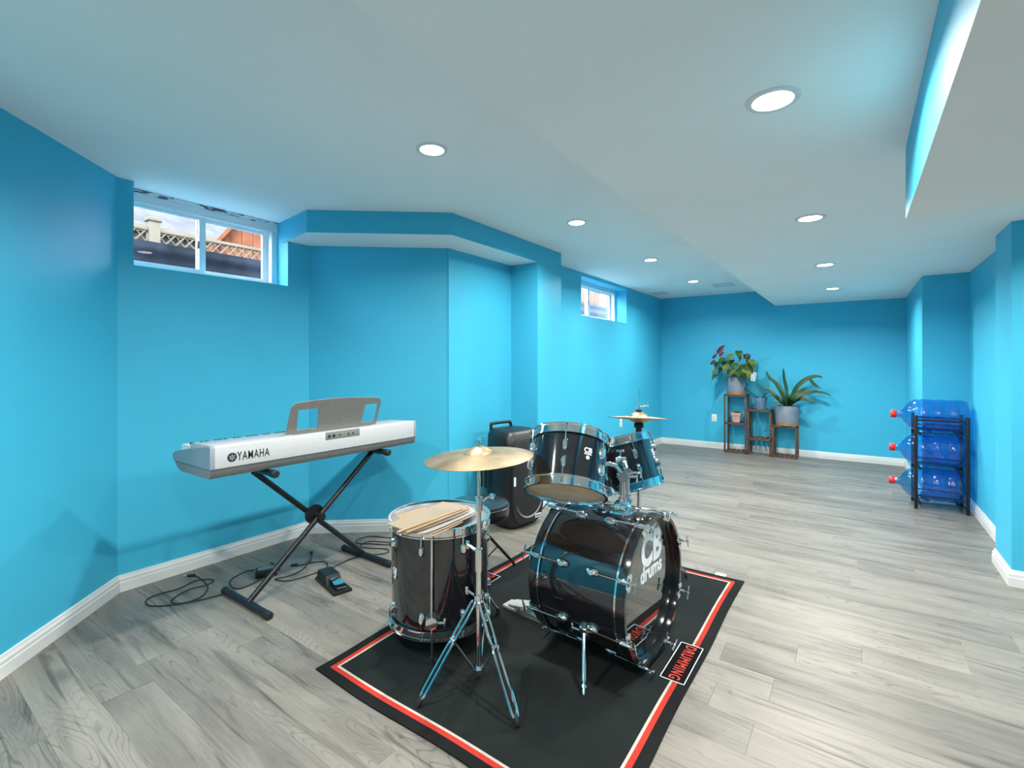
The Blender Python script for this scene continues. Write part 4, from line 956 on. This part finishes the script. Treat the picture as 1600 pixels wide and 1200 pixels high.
# plant 3: strap leaves
p3 = thing('potted_strap_plant', 'plant with long dark strap leaves in a grey pot on the lowest column', 'potted plant', (-.785, 7.70, .4445))
pot_part(p3, .150, .140, .268, POTGREY, POTTAN)
def lp(px, py, y): 
    yaw = math.atan2(538, 756); f = Vector((-math.sin(yaw), math.cos(yaw), 0)); r = Vector((math.cos(yaw), math.sin(yaw), 0))
    d = f + r * ((px - 800) / 756) + Vector((0, 0, (568 - py) / 756)); return Vector((0, 0, CAM_H)) + d * (y / d.y) - Vector((-.785, 7.70, .4445))
for pix, y_, w in (([(1229, 634), (1222, 616), (1212, 599), (1202, 590), (1197, 580)], 7.66, .085), ([(1230, 634), (1229, 610), (1225, 592), (1224, 575)], 7.74, .065), ([(1228, 634), (1214, 622), (1204, 612), (1190, 606)], 7.58, .085), ([(1232, 634), (1243, 608), (1258, 594), (1274, 588), (1286, 590)], 7.68, .085), ([(1233, 634), (1240, 622), (1252, 613), (1262, 606)], 7.56, .12), ([(1234, 634), (1250, 620), (1268, 613), (1284, 613), (1298, 618)], 7.72, .07), ([(1234, 634), (1246, 625), (1259, 624), (1272, 631)], 7.58, .085), ([(1226, 634), (1218, 629), (1208, 631)], 7.52, .06), ([(1230, 635), (1231, 622), (1229, 612)], 7.56, .09), ([(1228, 635), (1222, 628), (1216, 618)], 7.54, .08), ([(1265, 592), (1271, 600), (1279, 605)], 7.66, .07)):
    pts = [lp(x, y, y_ if i > 0 else 7.69) for i, (x, y) in enumerate(pix)]
    if pix[0][1] < 600: pts = [lp(x, y, y_) for x, y in pix]
    lf = MB(); leaf_strip(lf, pts, w * .72, .30, lambda f: max(.04, math.sin(PI * min(1, f * .9 + .10)) ** .6), 16, (.35, -.8, .55)); lf.build('leaf', LEAFD, p3, angle=70)
# little pink pot
p4 = thing('pink_flower_pot', 'small pink tapered pot on the middle shelf of the tallest column', 'flower pot', (-1.430, 7.70, .4415))
MB().lathe([(0, .0005), (.062, .0005), (.080, .100), (.090, .102), (.092, .138), (.082, .138), (.074, .118), (0, .116)], 4, rz(PI / 4)).build('pot', POTPINK, p4, angle=20)
MB().lathe([(0, .118), (.076, .117)], 4, rz(PI / 4)).build('soil', SOIL, p4)
lf = MB()
for k in range(6):
    a = k * 1.05; leaf_strip(lf, [(0.02 * math.cos(a), .02 * math.sin(a), .115), (.04 * math.cos(a), .04 * math.sin(a), .145), (.065 * math.cos(a), .065 * math.sin(a), .148)], .03, .3)
lf.build('seedling', LEAFD, p4)

# ------------------------------------------------------------------ water bottle rack and bottles
rk = thing('bottle_rack', 'black metal rack holding three blue water bottles', 'rack', (.606, 5.79, 0))
X0, X1, Y0, Y1 = -.170, .172, -.158, .155
for x in (X0, X1):
    for y in (Y0, Y1):
        p = MB().box((x - .012, y - .012, .012), (x + .012, y + .012, .835), .002).build('post', BLACK, rk)
        MB().box((x - .013, y - .013, .0005), (x + .013, y + .013, .016), .002).build('foot', RUBBER, p)
BZS = [.205, .515, .828]; JR = .146
for i, z in enumerate(BZS):
    for x in (X0 + .03, X1 - .045): MB().box((x - .009, Y0, z - JR - .020), (x + .009, Y1, z - JR - .004), .002).build('cross_bar', BLACK, rk)
    for y in (Y0, Y1):
        for dz in (-.145, -.100) if i else (-.145, -.085): MB().cyl((X0, y, z + dz), (X1, y, z + dz), .0055, n=8).build('side_rail', BLACK, rk)
for y in (Y0, Y1): MB().cyl((X0, y, .795), (X1, y, .795), .0085, n=8).build('side_rail', BLACK, rk)
def bottle(x, z, roll, label):
    t = thing('water_bottle', label, 'bottle', (x, 5.788, z), group='blue water bottles in the rack'); t.rotation_euler = (roll, 0, 0)
    M = ry(-PI / 2)
    out = [(0, .012), (.06, .008), (.105, .0), (.130, .008), (.142, .028), (JR, .05), (JR, .115), (.140, .125), (.140, .140), (JR, .150), (JR, .215), (.140, .226), (.140, .240), (JR, .250), (JR, .315), (.141, .325), (.141, .335), (JR - .002, .345), (.138, .365), (.115, .400), (.080, .432), (.045, .452), (.030, .462), (.0285, .500)]
    MB().lathe(out, 56, M).build('body', JUG, t, angle=60)
    MB().tube(spline([(-.255, -.06, JR - .012), (-.27, -.03, JR + .000), (-.30, .02, JR - .002), (-.315, .05, JR - .012)], 4), .012, 8).build('grip', JUG, t)
    MB().lathe([(.0325, .494), (.0345, .497), (.0345, .532), (.031, .538), (0, .538)], 24, M).build('cap', CAPRED, t, 'red cap')
bottle(.800, BZS[2], R(140), 'topmost blue water bottle lying in the rack, red cap left')
bottle(.790, BZS[1], R(35), 'middle blue water bottle lying in the rack')
bottle(.788, BZS[0], R(150), 'lowest blue water bottle lying in the rack near the floor')

# ------------------------------------------------------------------ outside the windows
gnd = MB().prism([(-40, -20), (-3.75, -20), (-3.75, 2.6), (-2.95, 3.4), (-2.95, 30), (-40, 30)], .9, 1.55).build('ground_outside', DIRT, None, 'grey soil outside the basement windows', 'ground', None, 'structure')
def corrug(name, x, y0, y1, z0, z1, m, label):
    mb = MB(); n = int((z1 - z0) / .02); rings = []
    for i in range(n + 1):
        z = z0 + (z1 - z0) * i / n; dx = .006 * math.sin(i * 1.1); rings.append([(x + dx, y0, z), (x + dx, y1, z), (x + dx - .02, y1, z), (x + dx - .02, y0, z)])
    return mb.loft(rings).build(name, m, None, label, 'panel')
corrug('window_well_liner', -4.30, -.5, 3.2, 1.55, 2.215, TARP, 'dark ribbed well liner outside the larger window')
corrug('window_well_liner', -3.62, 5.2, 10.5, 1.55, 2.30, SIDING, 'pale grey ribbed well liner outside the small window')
fe = thing('lattice_fence', 'cream lattice fence outside the larger window', 'fence', (-6.0, 2.0, 1.55))
lat = MB(); H0, H1 = .64, 1.13; nlat = 78
for k in range(nlat):
    y0 = -3.4 + k * .09
    for s in (-1, 1): lat.tube([(.012 * s, y0, H0), (.012 * s, y0 + s * .40, H1)], .009, 4)
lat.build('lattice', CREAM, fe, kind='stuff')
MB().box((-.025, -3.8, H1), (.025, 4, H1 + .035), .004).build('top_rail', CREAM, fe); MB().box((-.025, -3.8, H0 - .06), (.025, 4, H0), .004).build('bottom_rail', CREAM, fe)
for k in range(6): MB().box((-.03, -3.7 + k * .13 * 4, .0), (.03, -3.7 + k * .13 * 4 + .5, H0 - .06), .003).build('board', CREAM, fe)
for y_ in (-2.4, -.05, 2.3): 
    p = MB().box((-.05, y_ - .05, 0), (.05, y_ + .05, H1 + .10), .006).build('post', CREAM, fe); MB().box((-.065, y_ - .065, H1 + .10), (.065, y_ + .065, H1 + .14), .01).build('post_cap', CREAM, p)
hs = thing('neighbour_house', 'pale house with grey hipped roof seen through the larger window', 'building', (-12.5, 1.2, 1.55))
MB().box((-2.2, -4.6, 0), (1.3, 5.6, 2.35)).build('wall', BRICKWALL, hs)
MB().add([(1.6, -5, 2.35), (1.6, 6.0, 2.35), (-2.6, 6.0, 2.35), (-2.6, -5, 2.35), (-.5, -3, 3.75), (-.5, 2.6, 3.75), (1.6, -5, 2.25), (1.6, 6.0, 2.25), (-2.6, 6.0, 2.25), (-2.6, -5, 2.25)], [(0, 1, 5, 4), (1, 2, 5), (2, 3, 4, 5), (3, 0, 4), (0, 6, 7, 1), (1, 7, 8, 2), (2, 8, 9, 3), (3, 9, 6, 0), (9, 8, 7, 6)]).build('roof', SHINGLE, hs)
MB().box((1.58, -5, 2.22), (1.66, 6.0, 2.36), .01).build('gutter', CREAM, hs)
sh = thing('garden_shed', 'orange brown timber shed seen through the larger window', 'shed', (-8.2, 4.35, 1.55), (0, 0, R(-40)))
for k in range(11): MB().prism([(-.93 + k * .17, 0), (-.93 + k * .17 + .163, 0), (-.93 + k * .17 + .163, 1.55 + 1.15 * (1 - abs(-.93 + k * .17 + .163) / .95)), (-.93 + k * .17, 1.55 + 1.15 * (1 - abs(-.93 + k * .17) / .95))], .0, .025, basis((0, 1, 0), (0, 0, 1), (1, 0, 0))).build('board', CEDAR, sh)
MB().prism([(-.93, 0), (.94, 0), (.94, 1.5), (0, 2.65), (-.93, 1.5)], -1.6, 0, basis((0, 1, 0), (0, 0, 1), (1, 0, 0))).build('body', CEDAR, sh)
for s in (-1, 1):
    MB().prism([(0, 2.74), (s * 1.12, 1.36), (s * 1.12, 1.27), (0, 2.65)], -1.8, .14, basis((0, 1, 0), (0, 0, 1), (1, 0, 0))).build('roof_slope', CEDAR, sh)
wf = thing('board_fence', 'pale timber board fence outside the small window', 'fence', (-4.6, 9.2, 1.55))
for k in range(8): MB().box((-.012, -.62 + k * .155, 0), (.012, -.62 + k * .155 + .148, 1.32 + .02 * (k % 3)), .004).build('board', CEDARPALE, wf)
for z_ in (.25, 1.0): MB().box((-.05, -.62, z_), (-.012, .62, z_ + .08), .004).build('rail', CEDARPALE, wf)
